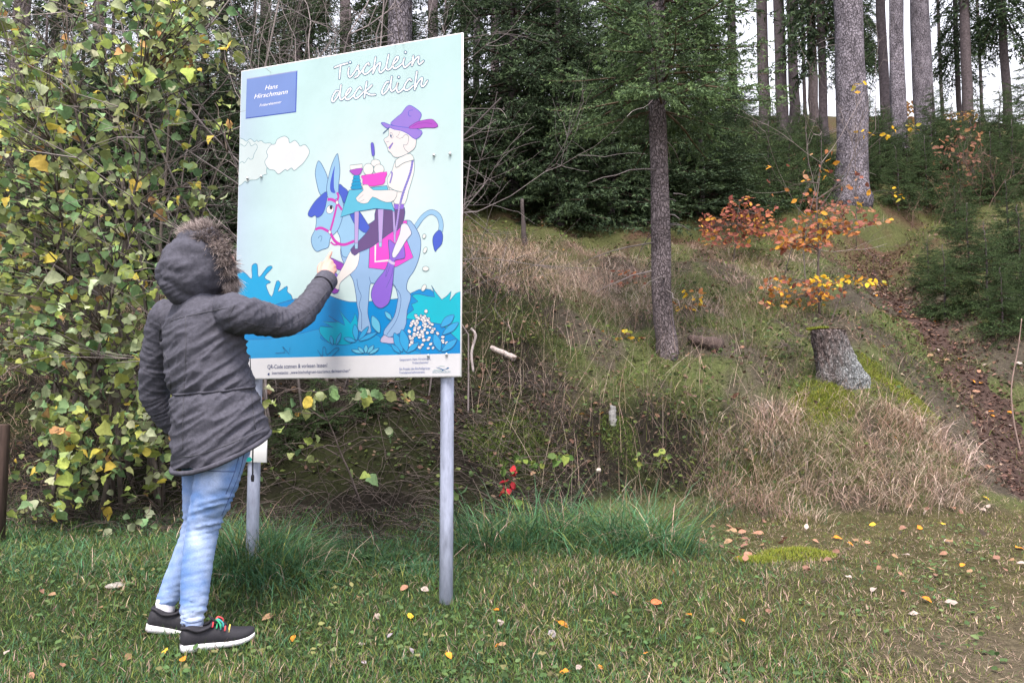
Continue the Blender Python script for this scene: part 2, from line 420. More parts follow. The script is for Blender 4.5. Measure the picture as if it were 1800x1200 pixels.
# clouds
pr.poly(z7((85, 220), (180, 160), (255, 205), (330, 155), (410, 215), (450, 180), (480, 210), (540, 190), (605, 240), (680, 235), (740, 270), (680, 500), (640, 770), (650, 830), (560, 860), (450, 940), (330, 950), (270, 1000), (230, 970), (140, 1045), (75, 990)), lin(226, 242, 244, K), 4, INKG, 0.9)
pr.poly(z7((85, 310), (150, 260), (220, 300), (300, 210), (345, 290), (430, 255), (465, 320), (405, 440), (380, 530), (330, 550), (285, 525), (220, 620), (170, 590), (85, 628)), lin(222, 240, 244, K), 4, INKG, 0.9)
pr.poly(z7((800, 255), (850, 160), (980, 105), (1060, 150), (1085, 235), (1180, 185), (1245, 240), (1285, 295), (1380, 270), (1465, 410), (1360, 605), (1250, 705), (1170, 765), (1115, 715), (1040, 770), (995, 745), (870, 835), (790, 760), (680, 735), (605, 600), (665, 490), (640, 400), (720, 275)), lin(240, 246, 250, K), 4, INKG, 1.0)
# hills and plants of the lower part
pr.poly(z2((40, 470), (160, 480), (220, 530), (222, 450), (255, 440), (265, 520), (320, 455), (350, 460), (300, 520), (340, 550), (310, 570), (345, 640), (375, 545), (400, 560), (385, 610), (440, 575), (442, 610), (470, 640), (430, 690), (40, 700)), lin(20, 176, 234, K), 3, INK)
pr.poly([(400, 560), (455, 545), (520, 525), (577, 519)] + z6((100, 590), (250, 645), (400, 665), (830, 630), (980, 570), (1090, 530), (1240, 575)) + [(812, 575), (812, 622), (640, 626), (400, 632)], BLUE, 3, INK)
pr.poly([(400, 600), (470, 596), (520, 588), (566, 578)] + z6((20, 1040), (110, 1090), (330, 1110), (560, 990), (760, 1130), (900, 1150)) + [(740, 622), (640, 626), (400, 632)], SKYB, 3, INK, 0.64)
pr.poly(z6((985, 600), (1060, 580), (1225, 612), (1190, 490), (1300, 640), (1400, 550), (1385, 650)) + [(812, 512), (812, 600)] + z6((1300, 900), (920, 840), (1005, 745), (978, 690), (1050, 660)), TEAL, 2, INK)
pr.poly(z6((20, 920), (160, 935), (45, 870), (200, 880), (110, 810), (280, 910), (220, 750), (338, 890), (385, 785), (420, 900), (420, 1000), (330, 1110), (180, 1110), (110, 1090), (20, 1000)), lin(0, 186, 222, K), 2, INK)
# donkey: tail, body, neck
pr.line(z5((690, 830), (780, 705), (870, 650), (950, 690), (982, 780), (975, 870)), INK, 9.5)
pr.line(z5((688, 830), (780, 705), (870, 650), (950, 690), (982, 780), (975, 872)), LB, 8.0)
pr.poly(z5((960, 850), (900, 910), (890, 985), (915, 1085), (940, 1060), (990, 1000), (1000, 900)), DB, 4, INK)
far_leg = z6((800, 480), (870, 600), (880, 640), (860, 760), (780, 900), (690, 960), (690, 1020), (640, 1080), (800, 1100), (800, 1020), (900, 950), (935, 760), (980, 600), (930, 540), (945, 430))
body = z6((250, 60), (245, 200), (330, 370), (370, 450), (400, 620), (405, 690), (425, 790), (420, 960), (545, 990), (545, 900), (520, 780), (530, 640), (545, 480), (600, 470), (780, 465), (835, 600), (830, 680), (795, 820), (700, 950), (690, 1010), (740, 1040), (905, 950), (935, 760), (975, 600), (930, 530), (945, 430), (1010, 330), (1060, 200), (1080, 60)) + z5((740, 900), (670, 780), (600, 740), (400, 800), (150, 880), (60, 820))
pr.poly(body, lin(158, 196, 238, K), 3, INK)
pr.poly(z6((690, 1010), (650, 1075), (690, 1095), (805, 1100), (800, 1040), (740, 1035)), lin(206, 200, 232, K), 2, INK)
pr.line(z6((405, 420), (420, 520), (450, 600), (430, 700), (455, 800), (455, 950)), INK, 0.9)
pr.line(z6((535, 400), (555, 465), (600, 470)), INK, 0.9)
pr.line(z6((780, 480), (860, 580), (865, 700), (820, 860), (720, 1010)), INK, 0.9)
pr.poly(z4((400, 920), (430, 780), (470, 600), (520, 700), (600, 850), (720, 950), (660, 1060), (560, 1190), (455, 1200), (430, 1000)), LB, 3, INK)
pr.poly(z4((420, 405), (470, 440), (520, 490), (560, 640), (640, 700), (740, 850), (765, 880), (715, 945), (640, 900), (580, 830), (480, 620), (395, 500)), DB, 3, INK)
# saddle blanket
pr.poly(z6((540, 90), (530, 305), (700, 325), (830, 290), (1000, 195), (930, 10)) + z5((605, 745), (555, 745), (470, 850), (330, 940), (190, 1050)), PINK, 1, INK)
pr.line(z6((600, 60), (598, 240), (750, 225)), WHT, 3.4, sm=1)
# ears and head
pr.poly(z4((193, 145), (160, 230), (158, 330), (210, 520), (290, 480), (295, 350), (250, 230)), LB, 4, INK)
pr.poly(z4((285, 490), (210, 560), (165, 700), (165, 830), (150, 910), (110, 1000), (122, 1090), (170, 1150), (230, 1130), (300, 1100), (322, 1000), (400, 920), (448, 800), (470, 660), (440, 540), (390, 490)), LB, 4, INK)
pr.poly(z4((395, 68), (340, 180), (300, 330), (280, 450), (300, 560), (400, 560), (415, 400), (428, 250), (412, 110)), LB, 4, INK)
pr.poly(z4((372, 200), (340, 300), (318, 420), (330, 490), (378, 500), (362, 440), (362, 300)), DB, 3)
pr.poly(z4((285, 490), (200, 545), (125, 630), (72, 735), (110, 770), (150, 750), (180, 775), (235, 735), (270, 640)), DB, 3, INK)
pr.ell(z4((318, 685))[0], 6.2, 7.6, WHT, INK, 0.9, 0.4)
pr.ell(z4((330, 662))[0], 2.6, 3.6, lin(40, 36, 60, K))
pr.line(z4((185, 1005), (205, 980), (228, 990), (215, 1040)), INK, 0.9)
pr.line(z4((290, 575), (340, 575), (395, 605)), MAG, 5.5); pr.line(z4((400, 610), (360, 780), (318, 935)), MAG, 4.2)
pr.line(z4((395, 495), (412, 540), (400, 605), (450, 690)), MAG, 4.2); pr.line(z4((155, 905), (220, 890), (315, 935)), MAG, 5.0)
pr.line(z4((318, 940), (380, 1040), (470, 1075), (590, 1035)), MAG, 5.2); pr.line(z4((325, 1045), (365, 1075), (410, 1070)), MAG, 3.0)
pr.ell(z4((397, 608))[0], 2.5, 3.4, WHT, INK, 0.7); pr.ell(z4((315, 936))[0], 2.4, 3.2, WHT, INK, 0.7)
# far boot, leg, trousers
pr.poly(z6((105, 190), (210, 235), (270, 268), (235, 332), (120, 280), (95, 230)), VIO, 2, INK)
pr.poly(z6((60, 400), (160, 350), (210, 400), (150, 480), (100, 500)), PUR, 2, INK)
pr.poly(z6((100, 470), (150, 470), (220, 540), (165, 580), (110, 530)), VIO, 2, INK)
pr.poly(z6((345, 120), (260, 290), (150, 480), (180, 520), (215, 530), (240, 450), (390, 320), (430, 200), (425, 130)), WHT, 3, INK, 0.64)
pr.poly(z4((830, 680), (815, 800), (740, 850), (760, 880), (715, 950), (640, 1030), (545, 1130), (590, 1195), (640, 1160), (780, 1100), (900, 1010), (1010, 930)) + z5((500, 850), (545, 790), (572, 720), (576, 600), (470, 610)), BRN, 2, INK)
# rider: shirt, head, hat
pr.poly(z5((475, 75), (560, 30), (640, 0), (685, 70), (680, 220), (620, 420), (580, 560), (470, 560), (440, 480), (400, 370), (385, 280), (440, 190)), WHT, 2, INKG, 0.9)
pr.poly(z5((455, 560), (570, 562), (566, 615), (470, 622)), PUR, 1, INK, 0.64)
pr.line(z5((667, 75), (640, 220), (560, 440), (520, 600)), lin(150, 140, 214, K), 4.6)
pr.line(z5((455, 640), (462, 800), (470, 985)), INK, 4.4); pr.line(z5((455, 640), (462, 800), (470, 985)), LAV, 3.4)
pr.line(z5((522, 560), (495, 760), (468, 900)), INK, 4.2); pr.line(z5((522, 560), (495, 760), (468, 900)), LAV, 3.2)
for k in range(14):
    f = k / 14; pr.line(z5((512 - 40 * f, 600 + 290 * f), (532 - 40 * f, 585 + 290 * f)), PUR, 0.9, sm=1)
    pr.line(z5((660 - 130 * f, 100 + 440 * f), (684 - 130 * f, 85 + 440 * f)), DB, 0.8, sm=1)
pr.line(z5((425, 200), (440, 230), (415, 330)), lin(150, 140, 214, K), 3.2)
pr.poly(z3((845, 485), (830, 640), (750, 700), (790, 790), (815, 850), (830, 910), (870, 940), (930, 1010), (1030, 1012), (1190, 940), (1295, 850), (1320, 740), (1300, 690), (1100, 570), (950, 520)), lin(250, 240, 240, K), 3, INKG, 0.9)
pr.ell(z3((885, 635))[0], 2.4, 5.0, WHT, INK, 0.7, -0.3); pr.ell(z3((876, 645))[0], 1.3, 2.8, INK)
pr.poly(z3((830, 850), (905, 760), (915, 770), (855, 878)), HAT, 1, INK, 0.7)
pr.line(z3((1070, 680), (1130, 620), (1180, 650), (1180, 740), (1150, 800), (1090, 800)), INKG, 0.9)
pr.line(z3((1090, 800), (1120, 880), (1180, 935)), INKG, 0.9); pr.line(z3((1035, 560), (1000, 640), (970, 655), (1030, 690), (1070, 670)), INKG, 0.64)
pr.line(z3((795, 740), (820, 750), (838, 735)), INK, 0.7); pr.line(z3((735, 600), (800, 540), (850, 500)), INK, 1.6)
pr.poly(z3((870, 440), (960, 330), (1060, 250), (1130, 150), (1205, 105), (1310, 160), (1400, 240), (1405, 300), (1360, 400), (1330, 510), (1100, 495)), HAT, 3, DB, 1.0)
pr.poly(z3((700, 420), (760, 408), (860, 450), (1050, 485), (1340, 520), (1428, 590), (1310, 705), (1180, 610), (1050, 550), (930, 530), (845, 490), (805, 512)), HAT, 2, DB, 1.0)
pr.poly(z3((1185, 500), (1330, 400), (1470, 362), (1590, 350), (1650, 390), (1702, 465), (1640, 500), (1500, 498), (1330, 515)), FEA, 3, lin(120, 50, 160, K), 0.9)
pr.line(z3((1250, 480), (1350, 430), (1480, 415), (1600, 430)), lin(120, 50, 160, K), 0.7)
pr.line(z3((1260, 190), (1200, 200), (1180, 250), (1200, 295), (1235, 295)), DB, 0.9)
# table with glass, bowl and dumplings
pr.poly(z4((530, 470), (480, 620), (435, 770), (640, 705), (830, 675), (1000, 690), (1040, 712), (1000, 600), (950, 420), (790, 440), (670, 460)), CY, 1, INK)
for a in (((590, 712), (640, 705), (630, 1070), (592, 1070)), ((850, 682), (914, 682), (896, 1050), (860, 1050))):
    pr.poly(z4(*a), LAV, 1, INK, 0.64)
for a in (((592, 1060), (630, 1060), (626, 1120), (596, 1120)), ((860, 1050), (896, 1050), (892, 1100), (864, 1100))):
    pr.poly(z4(*a), lin(170, 210, 240, K), 1, INK, 0.7)
for k in range(4):
    y0 = 308 + k * 38
    pr.poly(z4((585 - k * 8, y0), (640 + k * 7, y0 - 4), (645 + k * 7, y0 + 34), (580 - k * 8, y0 + 38)), CB, 2, INK, 0.64)
pr.poly(z4((540, 195), (677, 180), (675, 250), (650, 298), (590, 306), (545, 270)), WHT, 1, INKG, 0.9)
pr.poly(z4((542, 248), (674, 225), (672, 258), (648, 298), (592, 305), (547, 272)), FEA, 2, INK, 0.64)
pr.ell(z4((825, 170))[0], 8.2, 6.5, WHT, INKG, 0.9); pr.ell(z4((745, 240))[0], 9.2, 10.4, WHT, INKG, 0.9); pr.ell(z4((862, 240))[0], 9.0, 9.0, WHT, INKG, 0.9)
pr.poly(z4((668, 312), (800, 290), (950, 268), (928, 340), (908, 405), (700, 425), (682, 345)), PINK, 2, MAG, 0.9)
pr.line(z3((570, 985), (575, 1050)), INKG, 1.4, sm=1)
pr.poly(z3((522, 790), (550, 758), (576, 800), (590, 960), (565, 995), (540, 970)), lin(110, 100, 220, K), 3, INK, 0.64)
pr.poly(z4((670, 420), (740, 412), (800, 470), (960, 468), (1065, 485), (1030, 585), (950, 606), (870, 580), (790, 545), (740, 610), (660, 615), (605, 560), (690, 470)), lin(250, 242, 242, K), 2, INKG, 0.9)
pr.line(z4((700, 575), (650, 600)), INKG, 0.7, sm=1); pr.line(z4((690, 520), (630, 575)), INKG, 0.7, sm=1)
pr.line(z5((400, 370), (470, 410), (550, 428)), INKG, 0.9)
pr.line(z5((475, 78), (485, 155), (570, 105), (685, 70)), INKG, 0.9)
# sack with a stick
pr.poly(z6((740, 10), (750, 180), (740, 230), (700, 330), (620, 430), (565, 530), (560, 620), (600, 700), (660, 730), (730, 690), (760, 620), (785, 470), (800, 280), (812, 225), (885, 210), (915, 180), (890, 40), (820, 60)), PUR, 3, INK)
pr.poly(z5((545, 790), (600, 780), (640, 840), (652, 895), (600, 960), (480, 1150), (440, 1110), (520, 900)), lin(238, 238, 248, K), 3, INK, 0.9)
pr.line(z6((742, 225), (770, 250), (806, 262)), lin(220, 205, 240, K), 5.0)
pr.line(z6((730, 280), (710, 400), (740, 330), (750, 290)), INK, 0.64); pr.line(z6((785, 300), (770, 390), (715, 515)), INK, 0.64)
# coins and the heap of white stones
for c, rx, ry, r in ((z5((795, 918))[0], 3, 4.2, 0.3), (z5((806, 1072))[0], 3, 5.8, 0.4), (z6((1131, 314))[0], 5.8, 4.2, 0), (z6((1112, 515))[0], 3.5, 6.5, 0.5)):
    pr.ell(c, rx, ry, WHT, INKG, 0.9, r)
rr = random.Random(3)
off0 = pr.off
for k in range(95):
    pr.off = off0 + (k % 9) * 0.000016
    y = 805 + (k / 95) * 350; hw = 70 + (y - 805) * 0.52
    cx = 1065 + (y - 805) * 0.3 + rr.uniform(-1, 1) * hw
    pr.ell(z6((cx, y))[0], rr.uniform(2.6, 3.7), rr.uniform(2.1, 2.9), WHT, INK, 0.7, rr.uniform(-1, 1))
pr.off = off0 + 0.00016
pr.ell(z6((1135, 762))[0], 3.0, 3.3, WHT, INK, 0.7)
# foreground grass leaves
def leaf(z, base, tip, w, col):
    b, t = np.array(z(base)[0]), np.array(z(tip)[0]); d = t - b; n = np.array((-d[1], d[0])) / np.linalg.norm(d) * w
    pr.poly([tuple(b - n * 0.3), tuple(b + d * 0.45 - n), tuple(b + d * 0.8 - n * 0.64), tuple(t), tuple(b + d * 0.8 + n * 0.64), tuple(b + d * 0.45 + n), tuple(b + n * 0.3)], col, 3, INK, 0.9)
SK2 = lin(60, 178, 238, K); SK3 = lin(110, 205, 240, K)
for base, tip, w in (((400, 1060), (385, 900), 5), ((430, 1060), (530, 920), 4), ((390, 1080), (270, 1045), 4), ((440, 1070), (620, 985), 4), ((150, 1110), (130, 1020), 3), ((190, 1110), (240, 990), 3),
                     ((880, 1180), (800, 990), 7), ((930, 1180), (880, 955), 8), ((940, 1190), (1060, 1090), 5), ((1280, 1170), (1225, 1000), 7), ((1310, 1180), (1460, 1060), 6), ((1300, 920), (1430, 800), 7), ((1320, 1000), (1480, 880), 6), ((860, 1200), (770, 1110), 4)):
    leaf(z6, base, tip, w, SK2)
for base, tip, w in (((470, 1200), (350, 1170), 3), ((480, 1200), (420, 1140), 3), ((500, 1200), (505, 1115), 3.5), ((520, 1200), (585, 1120), 3.5), ((540, 1210), (640, 1150), 3)):
    leaf(z6, base, tip, w, SK3)
leaf(z6, (640, 980), (570, 810), 7, SK3); leaf(z6, (770, 850), (705, 765), 4, SK3)
for L in (((460, 588), (470, 575), (474, 590)), ((478, 588), (492, 572), (497, 590), (510, 580))):
    pr.line(L, INK, 0.9)
pr.line(z2((370, 990), (430, 985), (415, 950), (455, 995), (460, 955)), INK, 0.9, sm=1)
pr.line(z2((630, 970), (660, 1010), (665, 955), (680, 960), (690, 1000), (740, 960), (765, 965), (720, 1010)), INK, 0.9)
# white footer strip and the blue name plate
pr.poly([(380, 631.5), (455, 629.5), (812, 621), (812, 668), (380, 676)], lin(240, 242, 248, K), 1)
pr.done('printed_picture')

# lettering: hand-written title as strokes, white with a blue-grey edge
tl = Print(); tl.off = 0.0012
STROKES = [((165, 352), (260, 315), (370, 285)), ((262, 322), (250, 420), (242, 525)),
    ((393, 358), (380, 440), (395, 498), (430, 490), (490, 410), (545, 312), (532, 365), (556, 425), (535, 480), (487, 512)), ((545, 465), (600, 405), (640, 340)),
    ((712, 312), (695, 284), (645, 335), (614, 410), (635, 455), (690, 440), (765, 365)), ((815, 190), (793, 320), (772, 442)), ((778, 430), (825, 330), (880, 278), (886, 305), (870, 380), (888, 430), (930, 408), (985, 340)),
    ((1022, 148), (1000, 250), (985, 340), (1002, 388), (1050, 368), (1095, 300), (1150, 250), (1174, 198), (1150, 186), (1108, 240), (1086, 310), (1105, 363), (1150, 358), (1225, 300)),
    ((1268, 208), (1250, 280), (1266, 345), (1302, 338), (1375, 265)), ((1410, 172), (1402, 240), (1390, 318)), ((1392, 310), (1432, 232), (1485, 182), (1498, 195), (1488, 265), (1510, 300), (1570, 250)),
    ((225, 720), (185, 728), (135, 815), (125, 878), (150, 890), (200, 830), (245, 740)), ((268, 630), (250, 760), (250, 838), (277, 860), (335, 810), (400, 740), (425, 692), (402, 684), (357, 740), (336, 810), (352, 855), (400, 848), (480, 780)),
    ((588, 692), (562, 664), (512, 720), (476, 790), (492, 835), (540, 822), (625, 735)), ((675, 578), (652, 700), (637, 825)), ((755, 632), (700, 690), (652, 728), (720, 780), (808, 782)),
    ((1022, 582), (985, 590), (928, 690), (916, 755), (945, 768), (1000, 710), (1042, 620)), ((1070, 498), (1052, 620), (1052, 700), (1078, 724), (1130, 680), (1165, 592), (1146, 670), (1162, 735), (1202, 733), (1265, 675)),
    ((1378, 557), (1346, 536), (1296, 595), (1266, 670), (1290, 710), (1340, 698), (1405, 640)), ((1468, 418), (1446, 560), (1431, 700)), ((1437, 688), (1482, 590), (1540, 518), (1552, 540), (1536, 610), (1552, 650), (1592, 628), (1632, 562))]
for wd, c in ((5.4, lin(84, 130, 170, K)), (2.9, lin(252, 250, 250, 0.64))):
    for st in STROKES: tl.line(zt(*st), c, wd, sm=6, cap=True)
    for d in ((1287, 112), (412, 270), (1180, 505)): tl.ell(zt(d)[0], wd * 0.55, wd * 0.55, c)
tl.done('title_lettering')

def text_mesh(txt, shear=0.0):
    cu = bpy.data.curves.new('t', 'FONT'); cu.body = txt; cu.size = 1.0; cu.shear = shear; cu.resolution_u = 3
    o = bpy.data.objects.new('t', cu); COL.objects.link(o)
    me = bpy.data.meshes.new_from_object(o.evaluated_get(bpy.context.evaluated_depsgraph_get()))
    V = np.array([v.co[:2] for v in me.vertices]); F = [tuple(p.vertices) for p in me.polygons]
    T = []
    for f in F:
        for k in range(1, len(f) - 1): T.append((f[0], f[k], f[k + 1]))
    bpy.data.objects.remove(o); bpy.data.curves.remove(cu); bpy.data.meshes.remove(me)
    return V, np.array(T)
def put_text(txt, p0, p1, hpx, col, off=0.0040, shear=0.0):
    V, T = text_mesh(txt, shear)
    a, b = bp(*p0), bp(*p1); d = b - a; L = np.linalg.norm(d); d = d / L; n = np.array((-d[1], d[0]))
    hm = hpx * 0.0027
    x = (V[:, 0] - V[:, 0].min()) / np.ptp(V[:, 0]) * L; y = V[:, 1] / 0.72 * hm
    tb = Buf(); tb.add(bw(a + x[:, None] * d + y[:, None] * n, off), tris=T, col=col); tb.obj('lettering', M_print, board)
W1 = lin(252, 252, 255, 0.64); NV = lin(50, 70, 130, K); BLT = lin(120, 140, 205, K)
put_text('Hans', (466, 158.5), (488.5, 155.5), 9, W1, 0.0012, 0.3); put_text('Hirschmann', (447, 174), (506, 165), 9, W1, 0.0012, 0.3)
put_text('Fröbershammer', (456.5, 188), (495, 181.5), 5.2, W1, 0.0012, 0.3)
put_text('QR-Code scannen & vorlesen lassen!', (471, 648), (576, 645), 7.5, NV)
put_text('Internetseite: „www.bischofsgruen-tourismus.de/maerchen“', (479, 658), (616, 654), 6, NV)
put_text('Gesponsert: Hans Hirschmann,', (703, 634), (758, 632), 4.2, BLT); put_text('Fröbershammer', (726, 639.5), (754, 638.5), 4.2, BLT)
put_text('Ein Projekt des Bischofsgrüner', (703, 650.5), (757, 649), 4.6, BLT); put_text('Fremdenverkehrsvereins', (703, 657), (747, 655.5), 4.6, BLT)
put_text('BISCHOFSGRÜN', (761, 655.5), (792, 655), 3.8, lin(150, 190, 205, K))
lg = Print(); lg.off = 0.0040
zl = zc(690, 610, 13.846)
lg.poly(zl((1060, 490), (1130, 498), (1230, 535), (1310, 528), (1350, 490), (1390, 505), (1350, 525), (1250, 555), (1215, 580), (1210, 550), (1120, 510)), lin(50, 120, 180, K), 2)
lg.done('logo_bird'); lg = Print(); lg.off = 0.0041
lg.line(zl((1010, 560), (1090, 556), (1180, 560)), lin(150, 200, 200, K), 0.7); lg.done('logo_line'); lg = Print(); lg.off = 0.0041
lg.line(zl((1130, 480), (1180, 462), (1280, 470)), lin(150, 200, 200, K), 0.6)
lg.done('logo_line'); lg = Print(); lg.off = 0.0041
lg.poly([(471.5, 656.5), (474.5, 654.5), (474.5, 660), (471.5, 658.5)], NV, 1)
lg.done('loudspeaker_symbol')
# bolts (domed heads)
def bolt(u, v, r=0.0075):
    c = bp(u, v); rings = []
    a = np.linspace(0, 2 * math.pi, 12, endpoint=False)
    for k, (rr_, o) in enumerate(((1, 0.0), (1, 0.002), (0.8, 0.005), (0.4, 0.0075), (0.05, 0.008))):
        rings.append(bw(np.column_stack((np.cos(a), np.sin(a))) * r * rr_ + c, 0.0055 + o))
    V, T, Q = loft(rings)
    link('bolt', mesh_np('bolt', V, T, Q, None, M_bolt, True), board)
for uv in ((763.5, 273.5), (792, 271), (436.5, 314), (460.5, 311), (754, 625), (786, 623)): bolt(*uv)
# posts behind the panel
POSTS = []
for u0, u1, vb, s_at in ((779, 772.5, 1042, None), (440.5, 436, 990, None)):
    c = bp(u0, 640 if u0 > 600 else 640)
    xy = B0 + BE * c[0] - BN * 0.046
    zb = float(H(*xy)) - 0.25
    a = np.array((xy[0], xy[1], ZT - 0.15)); b = np.array((xy[0], xy[1], zb))
    V, T, Q = tube_arrays(np.linspace(b, a, 5), 0.0305, 20)
    link('post', mesh_np('post', V, T, Q, None, M_steel, True), board); POSTS.append(xy)
# small notice fixed to the left post
c = bp(430, 790); sB0, sZ = c[0], None
zlo, zhi = bp(440, 812)[1], bp(440, 735)[1]; s0, s1 = bp(398, 800)[0], bp(467, 800)[0]
small = thing('small_sign', 'small white notice with teal strip fixed to the left board post', 'sign', (*POSTS[1], float(zlo)))
V, Q = slab(s0, s1, zlo, zhi, -0.006, -0.012, 0.001)
link('panel', mesh_np('panel', V, None, Q, None, M_alu), small)
sp = Buf()
def sp_poly(P, col, off):
    B = np.array(P); t = tessellate_polygon([[Vector((x, y, 0)) for x, y in B]]); sp.add(bw(B, off), tris=np.array(t), col=col)
wS, hS = s1 - s0, zhi - zlo
sp_poly([(s0 + 0.003, zlo + 0.002), (s0 + wS * 0.6, zlo + 0.002), (s0 + wS * 0.66, zlo + hS * 0.06), (s0 + wS * 0.6, zlo + hS * 0.11), (s0 + 0.003, zlo + hS * 0.115)], lin(0, 178, 168, K), -0.0054)
sp_poly([(s0 + 0.003, zlo + hS * 0.115), (s0 + wS * 0.6, zlo + hS * 0.11), (s0 + wS * 0.55, zlo + hS * 0.2), (s0 + wS * 0.45, zlo + hS * 0.22), (s0 + wS * 0.3, zlo + hS * 0.3), (s0 + 0.003, zlo + hS * 0.32)], lin(176, 178, 226, K), -0.0056)
sp.obj('printed_picture', M_print, small)
# ------------------------------------------------------------------ person pointing at the board
PF = np.array((0.77, 0.638, 0.0)); PRt = np.array((0.638, -0.77, 0.0)); UP = np.array((0, 0, 1.0))
NR = 28
AN = np.linspace(0, 2 * math.pi, NR, endpoint=False)
def ring(c, a, b, ax1, ax2, p=2.0):
    ca, sa = np.cos(AN), np.sin(AN)
    x = np.sign(ca) * np.abs(ca) ** (2 / p); y = np.sign(sa) * np.abs(sa) ** (2 / p)
    return np.asarray(c)[None] + a * x[:, None] * ax1 + b * y[:, None] * ax2
def interp_rings(rs, n=4):
    R = np.asarray(rs); m = R.shape[0]
    return smooth_curve(R.reshape(m, -1), n).reshape(-1, NR, 3)
def limb(buf, pts, rad, flat=1.0, n=6, col=(0.5, 0.5, 0.5), sides=20):
    P = smooth_curve(np.array(pts), n); r = smooth_curve(np.column_stack((rad, rad)), n)[:, 0]
    V, T, Q = tube_arrays(P, r, sides); buf.add(V, T, Q, col)
    for e, k in ((P[0], r[0]), (P[-1], r[-1])): ball(buf, e, (k * 0.98,) * 3, col=col)
def ball(buf, c, r, col=(0.5, 0.5, 0.5), M=None, nu=16, nv=10):
    rr_ = []
    for k in range(nv + 1):
        th = math.pi * k / nv; rad = max(math.sin(th), 0.01)
        a = np.linspace(0, 2 * math.pi, nu, endpoint=False)
        P = np.column_stack((np.cos(a) * rad * r[0], np.sin(a) * rad * r[1], np.full(nu, -math.cos(th)) * r[2]))
        if M is not None: P = P @ M.T
        rr_.append(P + np.asarray(c))
    V, T, Q = loft(rr_); buf.add(V, T, Q, col)
def remesh(buf, voxel, smooth_it=6, fac=0.6):
    """one continuous surface out of overlapping volumes"""
    me = buf.mesh('tmp', None); o = bpy.data.objects.new('tmp', me); COL.objects.link(o)
    m = o.modifiers.new('r', 'REMESH'); m.mode = 'VOXEL'; m.voxel_size = voxel
    s_ = o.modifiers.new('s', 'SMOOTH'); s_.iterations = smooth_it; s_.factor = fac
    dg = bpy.context.evaluated_depsgraph_get()
    out = bpy.data.meshes.new_from_object(o.evaluated_get(dg))
    bpy.data.objects.remove(o); bpy.data.meshes.remove(me)
    return out
def get_v(me):
    V = np.empty(len(me.vertices) * 3, np.float32); me.vertices.foreach_get('co', V); return V.reshape(-1, 3).astype(float)
def get_n(me):
    N_ = np.empty(len(me.vertices) * 3, np.float32); me.vertex_normals.foreach_get('vector', N_); return N_.reshape(-1, 3).astype(float)
def set_v(me, V): me.vertices.foreach_set('co', np.asarray(V, np.float32).ravel()); me.update()
def set_col(me, C):
    c4 = np.ones((len(C), 4), np.float32); c4[:, :3] = C
    ca = me.color_attributes.new('Col', 'FLOAT_COLOR', 'POINT'); ca.data.foreach_set('color', c4.ravel())
def n3(P, k=0.0):
    return np.array([mnoise.noise(Vector((float(p[0]) + k, float(p[1]) + 2 * k, float(p[2]) - k))) for p in P])
def smoothed(me):
    me.polygons.foreach_set('use_smooth', np.ones(len(me.polygons), bool)); return me

M_skin = mkmat('skin', (0.46, 0.255, 0.21), rough=0.55, var=0.1, scale=40, bump=0.15, bscale=300, spec=0.35, bdist=0.002)
M_jacket = mkmat('waxed_grey_canvas', (0.062, 0.063, 0.082), rough=0.85, var=0.28, scale=70, bump=0.5, bscale=260, spec=0.18, bdist=0.004)
M_seam = mkmat('seam_thread', (0.055, 0.057, 0.07), rough=0.8, var=0.2)
M_jeans = mkmat('washed_denim', rough=0.85, var=0.14, scale=160, src='attr', bump=0.3, bscale=500, spec=0.15, bdist=0.002)
M_black = mkmat('black_textile', (0.018, 0.018, 0.024), rough=0.65, var=0.3, scale=200, bump=0.3, bscale=600, bdist=0.002)
M_sole = mkmat('white_rubber', (0.66, 0.66, 0.70), rough=0.6, var=0.12, scale=40)
M_cord = mkmat('black_cord', (0.015, 0.015, 0.02), rough=0.6)
M_fur = mkmat('fur_trim', rough=0.7, var=0.1, src='attr', spec=0.4)
M_sock = mkmat('white_sock', (0.62, 0.63, 0.70), rough=0.9, var=0.1, bump=0.3, bscale=300)

# joints
neck = at(362, 522, 3.26); hipc = at(383, 770, 3.25)
shR = at(420, 552, 3.10); elR = at(508, 566, 3.34); wrR = at(569, 499, 3.59)
shL = at(293, 562, 3.40); elL = at(272, 690, 3.50); wrL = at(312, 752, 3.58)
hR = at(398, 775, 3.18); hL = at(362, 775, 3.32)
kR = at(356, 932, 3.17); aR = at(339, 1098, 3.12)
kL = at(347, 925, 3.34); aL = at(290, 1070, 3.31)
headc = at(362, 466, 3.28)
LOOK = np.array((0.76, 0.50, 0.42)); LOOK /= np.linalg.norm(LOOK)
LU = UP - LOOK * LOOK[2]; LU /= np.linalg.norm(LU); LS = np.cross(LOOK, LU)      # LS points towards the camera side
HM = np.column_stack((LOOK, LS, LU))

